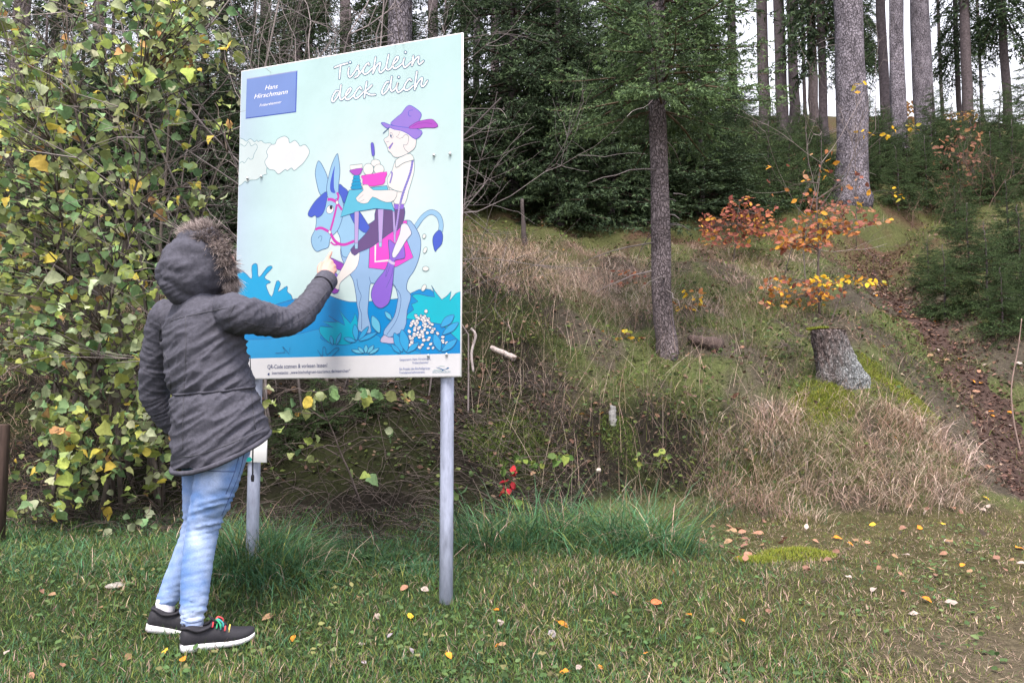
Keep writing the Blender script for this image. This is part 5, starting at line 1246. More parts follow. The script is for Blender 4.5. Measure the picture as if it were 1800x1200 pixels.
px_shrub('blueberry_shrub', 'low leafy shrub in the long grass left of the stump', 'shrub', gpos_v(1400, 640, 7.6), [(1400, 590, 7.5, 30, 24, 70), (1430, 570, 7.6, 24, 14, 40), (1370, 610, 7.5, 30, 20, 50)], [(50, 0.10, 0.12, 0.05), (50, 0.06, 0.085, 0.035)], BE_M, BE_, 0.035, rg, 0.005)

# bare thicket: recursive twigs
def bare(name, label, base, n_st, height, spread, rng, lean=(0, 0, 0), colr=(0.13, 0.11, 0.105), r=0.012, depth=3):
    t = thing(name, label, 'shrub', base); b = Buf()
    def grow(p, d, L, r_, k):
        m = 6; P = [p]; dd = d.copy()
        for i in range(m - 1):
            dd = dd + rng.normal(0, 0.16, 3) + np.array((0, 0, 0.03)); dd /= np.linalg.norm(dd); P.append(P[-1] + dd * L / (m - 1))
        P = np.array(P); V, T, Q = tube_arrays(P, np.linspace(r_, r_ * 0.45, m), 4 if k > 1 else 3, False); b.add(V, T, Q, np.array(colr) * rng.uniform(0.55, 1.5))
        if k <= 0: return
        for j in range(int(rng.integers(4, 7))):
            i = int(rng.integers(1, m)); nd = P[i] - P[i - 1]; nd /= np.linalg.norm(nd); nd = nd * 0.7 + rng.normal(0, 0.55, 3); nd /= np.linalg.norm(nd)
            grow(P[i], nd, L * rng.uniform(0.35, 0.62), r_ * 0.5, k - 1)
    for s_ in range(n_st):
        d = np.array((rng.normal(0, spread), rng.normal(0, spread * 0.6), 1.0)) + np.array(lean); d /= np.linalg.norm(d)
        grow(np.array(base) + np.array((rng.normal(0, 0.15), rng.normal(0, 0.12), -0.05)), d, height * rng.uniform(0.7, 1.1), r, depth)
    tag(b.obj('branches', M_twig, t), kind='stuff'); return t
g5 = np.random.default_rng(55)
bare('bare_shrub', 'bare twiggy shrub rising behind the top left of the board', gpos(440, 6.0), 6, 3.0, 0.28, g5, (0.0, 0, 0), (0.20, 0.175, 0.17))
bare('bare_shrub', 'leafless shrub with pale twigs behind the middle of the board', gpos(600, 6.3), 6, 3.0, 0.3, g5, (0, 0, 0), (0.20, 0.175, 0.175))
bare('bare_shrub', 'leafless shrub poking out beside the right edge of the board', gpos(770, 6.4), 4, 2.2, 0.18, g5, (0.0, 0, 0), (0.15, 0.13, 0.13), 0.008, 2)
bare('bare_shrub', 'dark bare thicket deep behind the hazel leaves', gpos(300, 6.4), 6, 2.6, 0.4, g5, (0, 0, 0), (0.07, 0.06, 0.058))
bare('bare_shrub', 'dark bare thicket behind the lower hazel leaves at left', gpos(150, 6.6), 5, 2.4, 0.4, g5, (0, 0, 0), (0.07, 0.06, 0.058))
bare('bare_shrub', 'dead grey brush in the grass below the dark spruces', gpos(900, 9.8), 4, 0.45, 0.7, g5, (0, 0, 0), (0.14, 0.12, 0.12), 0.004, 2)
bare('bare_shrub', 'thin bare sapling twigs left of the thick grey trunk', gpos(1395, 9.8), 3, 1.9, 0.35, g5, (0, 0, 0), (0.20, 0.17, 0.165), 0.008, 2)
bare('bare_shrub', 'brown leafless brush on the slope above the spruce saplings', gpos(1640, 13.6), 5, 0.7, 0.6, g5, (0, 0, 0), (0.13, 0.085, 0.07), 0.006)
bare('bare_shrub', 'thin brown brush below the red bush at the right', gpos(1745, 14.6), 6, 1.0, 0.45, g5, (0, 0, 0), (0.13, 0.09, 0.075), 0.007)
px_shrub('red_shrub', 'russet low beech brush in front of the thick trunk foot', 'bush', gpos(1470, 13.2), [(1460, 362, 13.0, 30, 12, 46), (1500, 372, 13.0, 30, 10, 40), (1430, 350, 13.0, 24, 14, 34)], [(60, 0.24, 0.10, 0.075), (30, 0.30, 0.15, 0.09)], BE_M, BE_, 0.075, rg, 0.01)
# dark brushwood and dead stalks covering the bank behind the posts
br = Buf(); n = 2600
xs = rg.uniform(-3.8, 0.5, n); ys = foot(xs) + rg.uniform(-0.35, 1.5, n); zs = H(xs, ys)
for i in range(n):
    L = rg.uniform(0.15, 0.5); d = np.array((rg.normal(0, 0.7), rg.normal(-0.35, 0.4), rg.normal(0.25, 0.45))); d /= np.linalg.norm(d); m = 5
    tt = np.linspace(0, 1, m)[:, None]; P = np.array((xs[i], ys[i], zs[i] + 0.01)) + d * L * tt - np.array((0, 0, 0.55 * L)) * tt ** 2 + rg.normal(0, 0.012, (m, 3)).cumsum(0)
    P[:, 2] = np.maximum(P[:, 2], H(P[:, 0], P[:, 1]) + 0.01)
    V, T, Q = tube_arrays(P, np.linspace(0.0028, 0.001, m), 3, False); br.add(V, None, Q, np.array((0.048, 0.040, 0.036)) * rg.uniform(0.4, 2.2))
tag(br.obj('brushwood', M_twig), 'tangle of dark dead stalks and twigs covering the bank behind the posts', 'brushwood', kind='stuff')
# ------------------------------------------------------------------ grasses
M_grass = mkmat('grass_blades', rough=0.75, var=0.15, scale=40, src='attr', spec=0.1, transl=0.2)
def blades(P, L, W, lean, bend, col, rng, segs=3, tipcol=1.25, head=None):
    """vectorised blades; lean = start tilt, bend = added tilt at the tip"""
    n = len(P); a = rng.uniform(0, 2 * math.pi, n) if head is None else head; hd = np.column_stack((np.cos(a), np.sin(a), np.zeros(n)))
    sa = a + math.pi / 2 + rng.normal(0, 0.6, n); sd = np.column_stack((np.cos(sa), np.sin(sa), np.zeros(n)))
    lv = [P]; th = lean
    for k in range(segs):
        f = (k + 0.5) / segs; t_ = lean + bend * f; st = (hd * np.sin(t_)[:, None] + np.array((0, 0, 1.0)) * np.cos(t_)[:, None]) * (L / segs)[:, None]; lv.append(lv[-1] + st)
    Vs, Cs = [], []
    for k in range(segs):
        w = (W * (1 - 0.75 * k / segs) * (0.75 if k == 0 else 1))[:, None]; Vs += [lv[k] - sd * w, lv[k] + sd * w]; Cs += [col] * 2
    Vs.append(lv[-1]); Cs.append(col * (1 + (tipcol - 1) * 0.5))
    m = 2 * segs + 1; V = np.stack(Vs, 1).reshape(-1, 3); C = np.stack(Cs, 1).reshape(-1, 3); b = (np.arange(n) * m)[:, None]
    Q = np.vstack([b + np.array([[2 * k, 2 * k + 1, 2 * k + 3, 2 * k + 2]]) for k in range(segs - 1)]) if segs > 1 else None
    T = b + np.array([[m - 3, m - 2, m - 1]])
    return V, T, Q, C
def on_ground(x, y, dz=-0.005): return np.column_stack((x, y, H(x, y) + dz))
G = np.array((0.070, 0.125, 0.034)); G2 = np.array((0.050, 0.118, 0.060)); G3 = np.array((0.155, 0.175, 0.05)); S1 = np.array((0.44, 0.325, 0.255)); S2 = np.array((0.27, 0.20, 0.155)); S3 = np.array((0.56, 0.44, 0.375)); BR = np.array((0.13, 0.10, 0.08))
rg = np.random.default_rng(101)
def mixc(n, pal, rng, jit=0.42): return pick([(w, *c) for w, c in pal], n, rng, jit)
def right_mask(x, y): return sstep(-0.1, 2.0, x + 1.0 * (fbm(x * 1.2 + 7, y * 1.2, 3) - 0.5) * 2)
def grass_obj(name, label, cat, bufs):
    return tag(bufs.obj(name, M_grass), label, cat, kind='stuff')
# lawn
lb = Buf(); n = 150000
y = 2.35 + 4.0 * rg.random(n) ** 1.25; x = rg.uniform(-0.72, 0.72, n) * y
keep = (y < foot(x) + 0.15); bare_ = right_mask(x, y) * sstep(0.42, 0.62, fbm(x * 1.6, y * 1.6, 3)) + 0.55 * sstep(0.9, 1.8, x) * sstep(4.4, 3.2, y)
keep &= rg.random(n) > 0.55 * bare_; x, y = x[keep], y[keep]; n = len(x); rm = right_mask(x, y)
patch = fbm(x * 2.2 + 3, y * 2.2, 3)
cg = mixc(n, [(5, G), (3, G2), (1.4, G3), (0.6, S2), (0.6, BR)], rg); cs = mixc(n, [(5, G3), (2, S2), (2, S1), (1.2, G), (1, BR)], rg)
pr_ = np.clip(rm * 0.8 + 1.6 * (patch - 0.5), 0.06, 0.95); col = np.where((rg.random(n) < pr_)[:, None], cs, cg)
L = rg.uniform(0.02, 0.055, n) * (1.15 - 0.5 * rm) * (0.6 + 0.9 * patch)
V, T, Q, C = blades(on_ground(x, y), L, rg.uniform(0.0012, 0.0027, n), rg.uniform(0.1, 0.9, n), rg.uniform(0.2, 1.2, n), col, rg, 2); lb.add(V, T, Q, C)
grass_obj('lawn_grass', 'short green to straw coloured grass of the foreground', 'grass', lb)
# dead thatch lying flat
tb_ = Buf(); n = 26000; y = 2.4 + 4.2 * rg.random(n) ** 1.2; x = rg.uniform(-0.72, 0.72, n) * y; k = rg.random(n) < 0.06 + 0.8 * right_mask(x, y); k &= y < foot(x) + 0.3; x, y = x[k], y[k]; n = len(x)
V, T, Q, C = blades(on_ground(x, y, 0.006), rg.uniform(0.02, 0.075, n), rg.uniform(0.0006, 0.0014, n), rg.uniform(1.2, 1.6, n), rg.normal(0, 0.3, n), mixc(n, [(3, S1), (3, S2), (1, S3), (1.5, BR)], rg), rg, 2); tb_.add(V, T, Q, C)
grass_obj('dead_grass', 'flattened dry grass stems on the trodden ground', 'grass', tb_)
# tufts
def tuft(buf, u0, u1, Y0, Y1, n, l0, l1, w0, w1, pal, lean=(0.05, 0.5), bend=(0.4, 1.5), clump=0.09, segs=3, down=0.0, nc=None, patchy=0.0):
    nc = nc or max(4, n // 60); cy = rg.uniform(Y0, Y1, nc); cx = (rg.uniform(u0, u1, nc) - 900) / FPX * cy; k = rg.integers(nc, size=n)
    x = cx[k] + rg.normal(0, clump, n); y = cy[k] + rg.normal(0, clump * 0.8, n); col = mixc(n, pal, rg)
    if patchy:
        pc = mixc(nc, pal, rg, 0.2)[k] * rg.uniform(0.7, 1.3, (n, 1)); col = np.where((rg.random(n) < patchy)[:, None], pc, col)
    out = np.arctan2(y - cy[k], x - cx[k]) + rg.normal(0, 0.9, n)
    if down: out = np.where(rg.random(n) < down, -math.pi / 2 + rg.normal(0, 0.8, n), out)
    cl = rg.uniform(0.45, 1.15, nc) * np.where(rg.random(nc) < 0.25, 0.5, 1)
    V, T, Q, C = blades(on_ground(x, y), rg.uniform(l0, l1, n) * cl[k], rg.uniform(w0, w1, n), rg.uniform(*lean, n), rg.uniform(*bend, n), col, rg, segs, 1.2, out); buf.add(V, T, Q, C)
GREEN = [(4, G2), (2, G2 * 1.6), (2, G), (0.7, G3), (0.5, S1)]; DRYP = [(3, S1), (2, S3), (2, S2), (1, BR)]
def tuft_thing(name, label, *a, **k):
    b = Buf(); tuft(b, *a, **k); return grass_obj(name, label, 'grass', b)
tuft_thing('grass_tuft', 'long blue green grass tuft right of the right post', 835, 1180, 4.6, 5.3, 5600, 0.26, 0.60, 0.0016, 0.0036, GREEN, (0.1, 1.15), (0.8, 2.1), clump=0.085, nc=60)
tuft_thing('grass_tuft', 'dense dark green grass tuft around the left post foot', 385, 550, 3.8, 4.3, 4200, 0.20, 0.50, 0.0014, 0.0030, GREEN, (0.1, 1.1), (0.8, 2.1), clump=0.075, nc=34)
tuft_thing('grass_tuft', 'medium green grass growing between the two posts', 560, 770, 3.9, 4.8, 2400, 0.05, 0.20, 0.0013, 0.0028, GREEN, (0.1, 0.9), (0.5, 1.7), clump=0.07, nc=60)
tuft_thing('grass_tuft', 'shaded grass fringe under the hazel at the left', -40, 330, 3.7, 5.3, 4200, 0.04, 0.17, 0.0014, 0.0028, GREEN, (0.1, 0.9), (0.5, 1.7), clump=0.08, nc=110)
tuft_thing('dry_grass', 'arching straw coloured grass below the stump', 1330, 1700, 6.05, 6.85, 5200, 0.18, 0.48, 0.0014, 0.0030, DRYP + [(2, S3), (0.6, G3)], (0.1, 0.8), (0.9, 2.3), 0.08, down=0.5, nc=120, patchy=0.75)
tuft_thing('dry_grass', 'mixed green and pale grass tussock left of the straw slope', 1210, 1430, 5.8, 6.6, 3000, 0.15, 0.36, 0.0012, 0.0026, DRYP + [(4, G2), (3, G3)], (0.1, 0.7), (0.8, 2.0), 0.09, down=0.4, patchy=0.75)
tuft_thing('dry_grass', 'pinkish dry grass on top of the bank before the spruces', 850, 1170, 8.4, 10.4, 10000, 0.14, 0.36, 0.0012, 0.0024, [(3, S1), (3, S3), (2, S2)], (0.1, 0.9), (0.6, 2.0), 0.2, patchy=0.75)
tuft_thing('dry_grass', 'pale dry grass on the crest around the copper beech', 1160, 1420, 8.4, 10.8, 4500, 0.12, 0.32, 0.0012, 0.0024, [(3, S1), (2, S3), (2, G3), (2, S2)], (0.1, 0.9), (0.6, 2.0), 0.2, patchy=0.75)
tuft_thing('bank_grass', 'dull green and brown grass over the middle of the bank', 830, 1420, 6.1, 9.0, 12000, 0.08, 0.26, 0.0012, 0.0026, [(5, G), (4, G3 * 0.9), (1.2, S1), (0.8, S2), (2.5, BR * 0.6)], (0.1, 0.9), (0.6, 1.9), 0.16, down=0.35, patchy=0.75)
tuft_thing('bank_grass', 'grass beside the path around the mossy stump', 1400, 1680, 6.6, 9.2, 5000, 0.08, 0.24, 0.0012, 0.0026, [(3, G), (3, G3), (2, S1), (1, BR)], (0.1, 0.9), (0.6, 1.9), 0.14, down=0.3, patchy=0.75)
tuft_thing('bank_grass', 'grass and stalks on the slope right of the path', 1690, 1900, 6.6, 10.5, 5000, 0.08, 0.24, 0.0012, 0.0026, [(3, G), (2, G3), (3, S2), (2, BR)], (0.1, 0.9), (0.6, 1.9), 0.16, patchy=0.75)
tuft_thing('bank_grass', 'dry grass seen through the hazel on the left bank', -60, 330, 5.7, 8.8, 7000, 0.10, 0.30, 0.0012, 0.0026, [(3, S2), (3, S1), (2, G), (2, BR)], (0.1, 0.9), (0.6, 1.9), 0.2, patchy=0.75)
tuft_thing('hill_grass', 'short grass and moss on the slope beyond the path bend', 1300, 1850, 10.3, 16.0, 13000, 0.08, 0.24, 0.002, 0.004, [(3, G), (3, G3), (2, S2), (2, BR)], (0.1, 0.9), (0.6, 1.9), 0.3, patchy=0.75)
# single tall dry stalks
sb = Buf(); n = 1300; y = rg.uniform(5.75, 8.5, n); x = (rg.uniform(820, 1420, n) - 900) / FPX * y
V, T, Q, C = blades(on_ground(x, y), rg.uniform(0.25, 0.65, n), rg.uniform(0.0007, 0.0013, n), rg.uniform(0.0, 1.25, n), rg.uniform(0.0, 0.9, n), mixc(n, [(3, S3), (2, S1), (1, S2)], rg), rg, 4); sb.add(V, T, Q, C)
grass_obj('dry_stalks', 'tall thin dry stalks standing on the bank', 'grass', sb)
# low dark ground cover on the bank and hill: small leaves
gc = Buf(); n = 24000; y = rg.uniform(5.5, 14, n); x = rg.uniform(-0.7, 0.7, n) * y; k = (y > foot(x) + 0.1) & (np.abs(path_dist(x, y)) > 0.5) & (fbm(x * 1.3 + 4, y * 1.3, 3) > 0.4); x, y = x[k], y[k]; n = len(x)
d = rg.normal(0, 1, (n, 3)); d[:, 2] = np.abs(d[:, 2]) * 0.4; nr = np.array((0, -0.4, 1)) + rg.normal(0, 0.5, (n, 3)); P = on_ground(x, y, 0.0) + np.column_stack((np.zeros(n), np.zeros(n), rg.uniform(0.01, 0.09, n)))
scatter_mesh(gc, BE_, P, frames(d, nr), rg.uniform(0.02, 0.05, n), mixc(n, [(4, (0.05, 0.08, 0.03)), (3, (0.09, 0.12, 0.035)), (2, (0.11, 0.075, 0.055)), (1, (0.16, 0.11, 0.08))], rg), rg)
tag(gc.obj('ground_cover', M_leaf_a), 'low leafy ground cover over the bank', 'plants', kind='stuff')
# moss
def moss(label, spots, n, pal):
    b = Buf(); k = rg.integers(len(spots), size=n); S = np.array(spots, float); a = rg.uniform(0, 6.283, n); r = np.sqrt(rg.random(n))
    x = S[k, 0] + S[k, 2] * r * np.cos(a); y = S[k, 1] + S[k, 3] * r * np.sin(a)
    V, T, Q, C = blades(on_ground(x, y, S[k, 4] * (1 - r ** 2) - 0.004), rg.uniform(0.012, 0.03, n), rg.uniform(0.0016, 0.0032, n), rg.uniform(0, 0.8, n), rg.uniform(0, 1, n), mixc(n, pal, rg), rg, 1); b.add(V, T, Q, C)
    grass_obj('moss', label, 'moss', b)
wb = Buf(); n = 5200; y = 2.4 + 3.2 * rg.random(n) ** 1.2; x = rg.uniform(-0.72, 0.6, n) * y; k = (fbm(x * 1.9 + 11, y * 1.9, 3) > 0.5) & (y < foot(x) - 0.2); x, y = x[k], y[k]; n = len(x)
d = rg.normal(0, 1, (n, 3)); d[:, 2] = np.abs(d[:, 2]) * 0.3; nr = np.array((0, -0.3, 1)) + rg.normal(0, 0.35, (n, 3)); P = on_ground(x, y, 0.0) + np.column_stack((np.zeros(n), np.zeros(n), rg.uniform(0.005, 0.03, n)))
scatter_mesh(wb, BE_, P, frames(d, nr), rg.uniform(0.012, 0.034, n), mixc(n, [(4, (0.07, 0.12, 0.045)), (2, (0.11, 0.16, 0.06)), (1, (0.16, 0.16, 0.07))], rg), rg)
tag(wb.obj('lawn_weeds', M_leaf_a), 'small broad leaved weeds among the foreground grass', 'weeds', kind='stuff')
MO = [(3, (0.20, 0.23, 0.03)), (3, (0.14, 0.18, 0.035)), (1, (0.27, 0.26, 0.06))]
def sxy(u, v): p = ground_hit(u, v); return p[0], p[1]
moss('bright yellow green moss on the mound round the stump', [(*sxy(1445, 700), 0.2, 0.25, 0.03), (*sxy(1560, 680), 0.32, 0.35, 0.05), (*sxy(1600, 705), 0.2, 0.25, 0.03), (*sxy(1520, 650), 0.2, 0.2, 0.02), (*sxy(1420, 720), 0.16, 0.2, 0.03), (*sxy(1470, 705), 0.18, 0.15, 0.03)], 20000, MO)
moss('yellow moss cushion in the trodden grass at right', [(*sxy(1400, 975), 0.22, 0.16, 0.03), (*sxy(1330, 985), 0.12, 0.08, 0.01)], 6000, MO)
moss('dark green moss on the bank behind the right post', [(*sxy(915, 770), 0.22, 0.2, 0.03), (*sxy(1090, 770), 0.16, 0.2, 0.03), (*sxy(850, 780), 0.2, 0.2, 0.03)], 7000, [(3, (0.10, 0.15, 0.03)), (2, (0.07, 0.11, 0.03))])
# ------------------------------------------------------------------ stump, logs, fallen leaves and other small things
rg = np.random.default_rng(303)
sx, sy_ = STUMP_XY; sz = float(H(sx, sy_))
st = thing('tree_stump', 'grey mossy tree stump on the mound beside the path', 'stump', (sx, sy_, sz))
M_stump = barkmat('stump_bark', (0.1, 0.1, 0.1), 62, 0.5, 0.9, 'attr')
M_cut = mkmat('cut_wood', (0.16, 0.115, 0.085), rough=0.9, var=0.4, scale=30, bump=0.4)
a = np.linspace(0, 2 * math.pi, 96, endpoint=False); rings = []; cols = []
hS_ = 0.40
for z in np.linspace(-0.14, hS_, 44):
    f = np.clip(z / hS_, 0, 1); fl = math.exp(-max(z + 0.03, 0) / 0.13)
    r = 0.142 + 0.012 * (1 - f) + fl * (0.012 + 0.11 * np.clip(np.cos(a - 5.9), 0, 1) ** 3 + 0.05 * np.clip(np.cos(a - 4.6), 0, 1) ** 8 + 0.04 * np.clip(np.cos(a - 3.5), 0, 1) ** 6)
    r = r + 0.014 * np.array([mnoise.noise(Vector((math.cos(t) * 7, math.sin(t) * 7, z * 9))) for t in a]) + 0.011 * np.array([1 - abs(mnoise.noise(Vector((math.cos(t) * 11, math.sin(t) * 11, z * 16)))) * 4 for t in a])
    lean = -0.075 * f
    rings.append(np.column_stack((sx + r * np.cos(a) + lean, sy_ + r * np.sin(a), np.full(96, sz + z))))
    lich = np.clip(np.cos(a - 5.5), 0, 1) ** 2 * (1 - f) + 0.2 * (1 - f)
    nn = np.array([mnoise.noise(Vector((math.cos(t) * 9, math.sin(t) * 9, z * 14))) for t in a])
    base = np.array((0.135, 0.108, 0.105)); li = np.array((0.22, 0.24, 0.25))
    w = np.clip(lich + 0.5 * nn, 0, 1)[:, None]; cols.append(base * (1 - w) + li * w)
V, T, Q = loft(rings, True); C = np.vstack(cols + [np.array([(0.1, 0.09, 0.1)] * 2)])
link('bark', mesh_np('bark', V, T, Q, C, M_stump, True), st)
ra = rings[-1].copy(); c_ = ra.mean(0); rr_ = [c_ + (ra - c_) * k + np.array((0, 0, 0.008 + 0.012 * (1 - k))) + rg.normal(0, 0.004, (96, 3)) * (k < 0.9) for k in (0.97, 0.75, 0.5, 0.25, 0.05)]
V, T, Q = loft(rr_); link('cut_top', mesh_np('cut_top', V, T, Q, None, M_cut, True), st)
mb = Buf(); n = 2600; aa = rg.uniform(1.2, 4.6, n); q = np.sqrt(rg.random(n)) * 0.155
P = np.column_stack((c_[0] - 0.02 + q * np.cos(aa), c_[1] + 0.02 + q * np.sin(aa), np.full(n, c_[2] + 0.012)))
Vv, Tt, Qq, Cc = blades(P, rg.uniform(0.012, 0.03, n), rg.uniform(0.002, 0.0035, n), rg.uniform(0, 0.8, n), rg.uniform(0, 0.8, n), mixc(n, MO, rg), rg, 1); mb.add(Vv, Tt, Qq, Cc)
tag(mb.obj('moss_cap', M_grass, st), kind='stuff')

def log(name, label, cat, pa, pb, r0, r1, col, bend=0.0, sides=12, sag=0.0):
    pa, pb = np.array(pa), np.array(pb); t = np.linspace(0, 1, 10)[:, None]; P = pa + (pb - pa) * t + np.array((0, 0, 1)) * bend * np.sin(t * math.pi) + rg.normal(0, r0 * 0.12, (10, 3))
    V, T, Q = tube_arrays(P, np.linspace(r0, r1, 10) * (1 + rg.normal(0, 0.05, 10)), sides); V = V + np.array([mnoise.noise(Vector(v * 30)) for v in V])[:, None] * r0 * 0.25
    m = mkmat(name + '_wood', col, rough=0.95, var=0.45, scale=40, bump=0.8, bscale=70, bdist=0.01)
    return tag(link(name, mesh_np(name, V, T, Q, None, m, True)), label, cat)
def gh(u, v, dz=0.0): p = ground_hit(u, v).copy(); p[2] += dz; return p
log('log', 'short dark weathered log lying right of the slim trunk', 'log', gh(1212, 606, 0.06), gh(1268, 618, 0.05), 0.035, 0.085, (0.075, 0.055, 0.05))
log('fallen_branch', 'pale barkless branch piece lying on the bank right of the board', 'branch', gh(863, 620, 0.05), gh(906, 638, 0.04), 0.022, 0.03, (0.34, 0.30, 0.29))
Pb = [gh(832, 655, 0.0), at(829, 620, ground_hit(832, 655)[1]), at(836, 590, ground_hit(832, 655)[1]), at(828, 577, ground_hit(832, 655)[1])]
V, T, Q = tube_arrays(smooth_curve(np.array(Pb), 6), 0.011, 8)
tag(link('curved_branch', mesh_np('curved_branch', V, T, Q, None, mkmat('bleached_wood', (0.36, 0.32, 0.32), rough=0.9, var=0.3), True)), 'bleached hooked branch sticking up beside the board edge', 'branch')
pw_ = ground_hit(1075, 740); tag(log('broken_stub', '', '', pw_ - np.array((0, 0, 0.05)), at(1078, 712, pw_[1]), 0.034, 0.026, (0.20, 0.20, 0.20)), 'whitish broken birch stub in the middle of the bank', 'stub')
pd = ground_hit(922, 430); tag(log('dead_stub', '', '', np.array((pd[0], pd[1], pd[2] - 0.05)), at(918, 350, pd[1]), 0.035, 0.02, (0.06, 0.05, 0.05)), 'dark broken dead stem in front of the dark spruces', 'stub')
pr2 = ground_hit(1795, 800); Pl = [pr2, at(1782, 740, pr2[1]), at(1778, 680, pr2[1]), at(1790, 610, pr2[1]), at(1796, 560, pr2[1])]
V, T, Q = tube_arrays(smooth_curve(np.array(Pl), 6), np.linspace(0.009, 0.004, 25), 6); tag(link('thin_stem', mesh_np('thin_stem', V, T, Q, None, mkmat('thin_stem_bark', (0.22, 0.16, 0.14), rough=0.9, var=0.3), True)), 'thin bare stem leaning at the right edge beside the path', 'stem')
# rocks
def rock(label, u, v, sx_, sy2, sz_, col, seed):
    p = ground_hit(u, v); b = Buf(); ball(b, p + np.array((0, 0, sz_ * 0.3)), (sx_, sy2, sz_), nu=22, nv=14); V = np.vstack(b.V)
    V = V + np.array([mnoise.noise(Vector(v_ * 14 + np.array((seed,) * 3))) for v_ in V])[:, None] * (V - p) * 0.5
    o = link('stone', mesh_np('stone', V, np.concatenate(b.T), np.concatenate(b.Q), None, mkmat('stone_grey', col, rough=0.9, var=0.35, scale=30, bump=0.6), True)); tag(o, label, 'stone')
rock('pale flat stone in the grass left of the person', 205, 1030, 0.055, 0.05, 0.014, (0.36, 0.33, 0.30), 1)
rock('pale grey stone on the bank at the right edge', 1780, 532, 0.13, 0.1, 0.09, (0.42, 0.41, 0.43), 2)
# old wooden post cut by the left edge
pp_ = at(3, 950, 4.6); zb = float(H(pp_[0], 4.6)); tpz = at(3, 745, 4.6)[2]
M_wp = mkmat('old_brown_wood', (0.055, 0.036, 0.030), rough=0.85, var=0.4, scale=30, bump=0.5, bscale=60, stretch=(1, 1, 0.15))
a0 = np.array([(-0.045, -0.04), (0.045, -0.04), (0.045, 0.04), (-0.045, 0.04)]); xs_ = pp_[0] - 0.05
rs = [np.column_stack((xs_ + a0[:, 0] * k, 4.6 + a0[:, 1] * k, np.full(4, z))) for k, z in ((1, zb - 0.3), (1, tpz - 0.01), (0.85, tpz))]
V, T, Q = loft(rs); tag(link('wooden_post', mesh_np('wooden_post', V, T, Q, None, M_wp)), 'dark brown wooden post cut off by the left edge', 'post')
# fern fronds at the bank foot behind the posts
def fern(label, u, v, nf, L, colr):
    p = ground_hit(u, v); t = thing('fern', label, 'fern', p)
    for k in range(nf):
        b = Buf(); a = -math.pi / 2 + (k - (nf - 1) / 2) * 0.75 + rg.normal(0, 0.2); m = 12; tt = np.linspace(0, 1, m)
        hd = np.array((math.cos(a), math.sin(a), 0)); sd = np.array((-math.sin(a), math.cos(a), 0))
        R_ = p + hd * (L * tt ** 1.1)[:, None] + np.array((0, 0, 1)) * (L * (0.75 * tt - 0.62 * tt ** 2))[:, None]
        V, T, Q = tube_arrays(R_, np.linspace(0.002, 0.0007, m), 4); b.add(V, T, Q, np.array(colr) * 0.7)
        for i in range(2, m):
            w = L * 0.30 * (1 - tt[i]) ** 0.8 + 0.008
            for s_ in (-1, 1):
                e = R_[i] + sd * s_ * w + hd * w * 0.35 - np.array((0, 0, 0.2 * w)); dv = hd * L * 0.03
                mid_ = (R_[i] + e) / 2 + np.array((0, 0, 0.1 * w))
                b.add([R_[i] - dv, R_[i] + dv, mid_ + dv * 1.1, mid_ - dv * 1.1, e], [(3, 2, 4)], [(0, 1, 2, 3)], np.array(colr) * rg.uniform(0.8, 1.3))
        b.obj('frond', M_grass, t)
fern('small green fern between the two posts', 665, 985, 5, 0.26, (0.07, 0.13, 0.05))
fern('yellowish fern at the bank foot behind the left post', 540, 975, 5, 0.24, (0.14, 0.16, 0.05))
fern('green fern at the bank foot close behind the right post', 720, 1000, 4, 0.2, (0.06, 0.12, 0.06))
# dry flower head
pf = ground_hit(1052, 850); t = thing('dried_flower', 'single pale dried flower head standing at the bank foot', 'flower', pf); hd_ = at(1052, 826, pf[1])
V, T, Q = tube_arrays(np.linspace(pf, hd_, 5), 0.0012, 5); link('stem', mesh_np('stem', V, T, Q, None, mkmat('straw_stem', (0.3, 0.24, 0.17))), t)
b = Buf(); ball(b, hd_, (0.02, 0.02, 0.016)); V = np.vstack(b.V) + rg.normal(0, 0.0025, (b.n, 3)); link('flower_head', mesh_np('flower_head', V, np.concatenate(b.T), np.concatenate(b.Q), None, mkmat('dried_petals', (0.5, 0.45, 0.4), bump=0.6, bscale=400)), t)

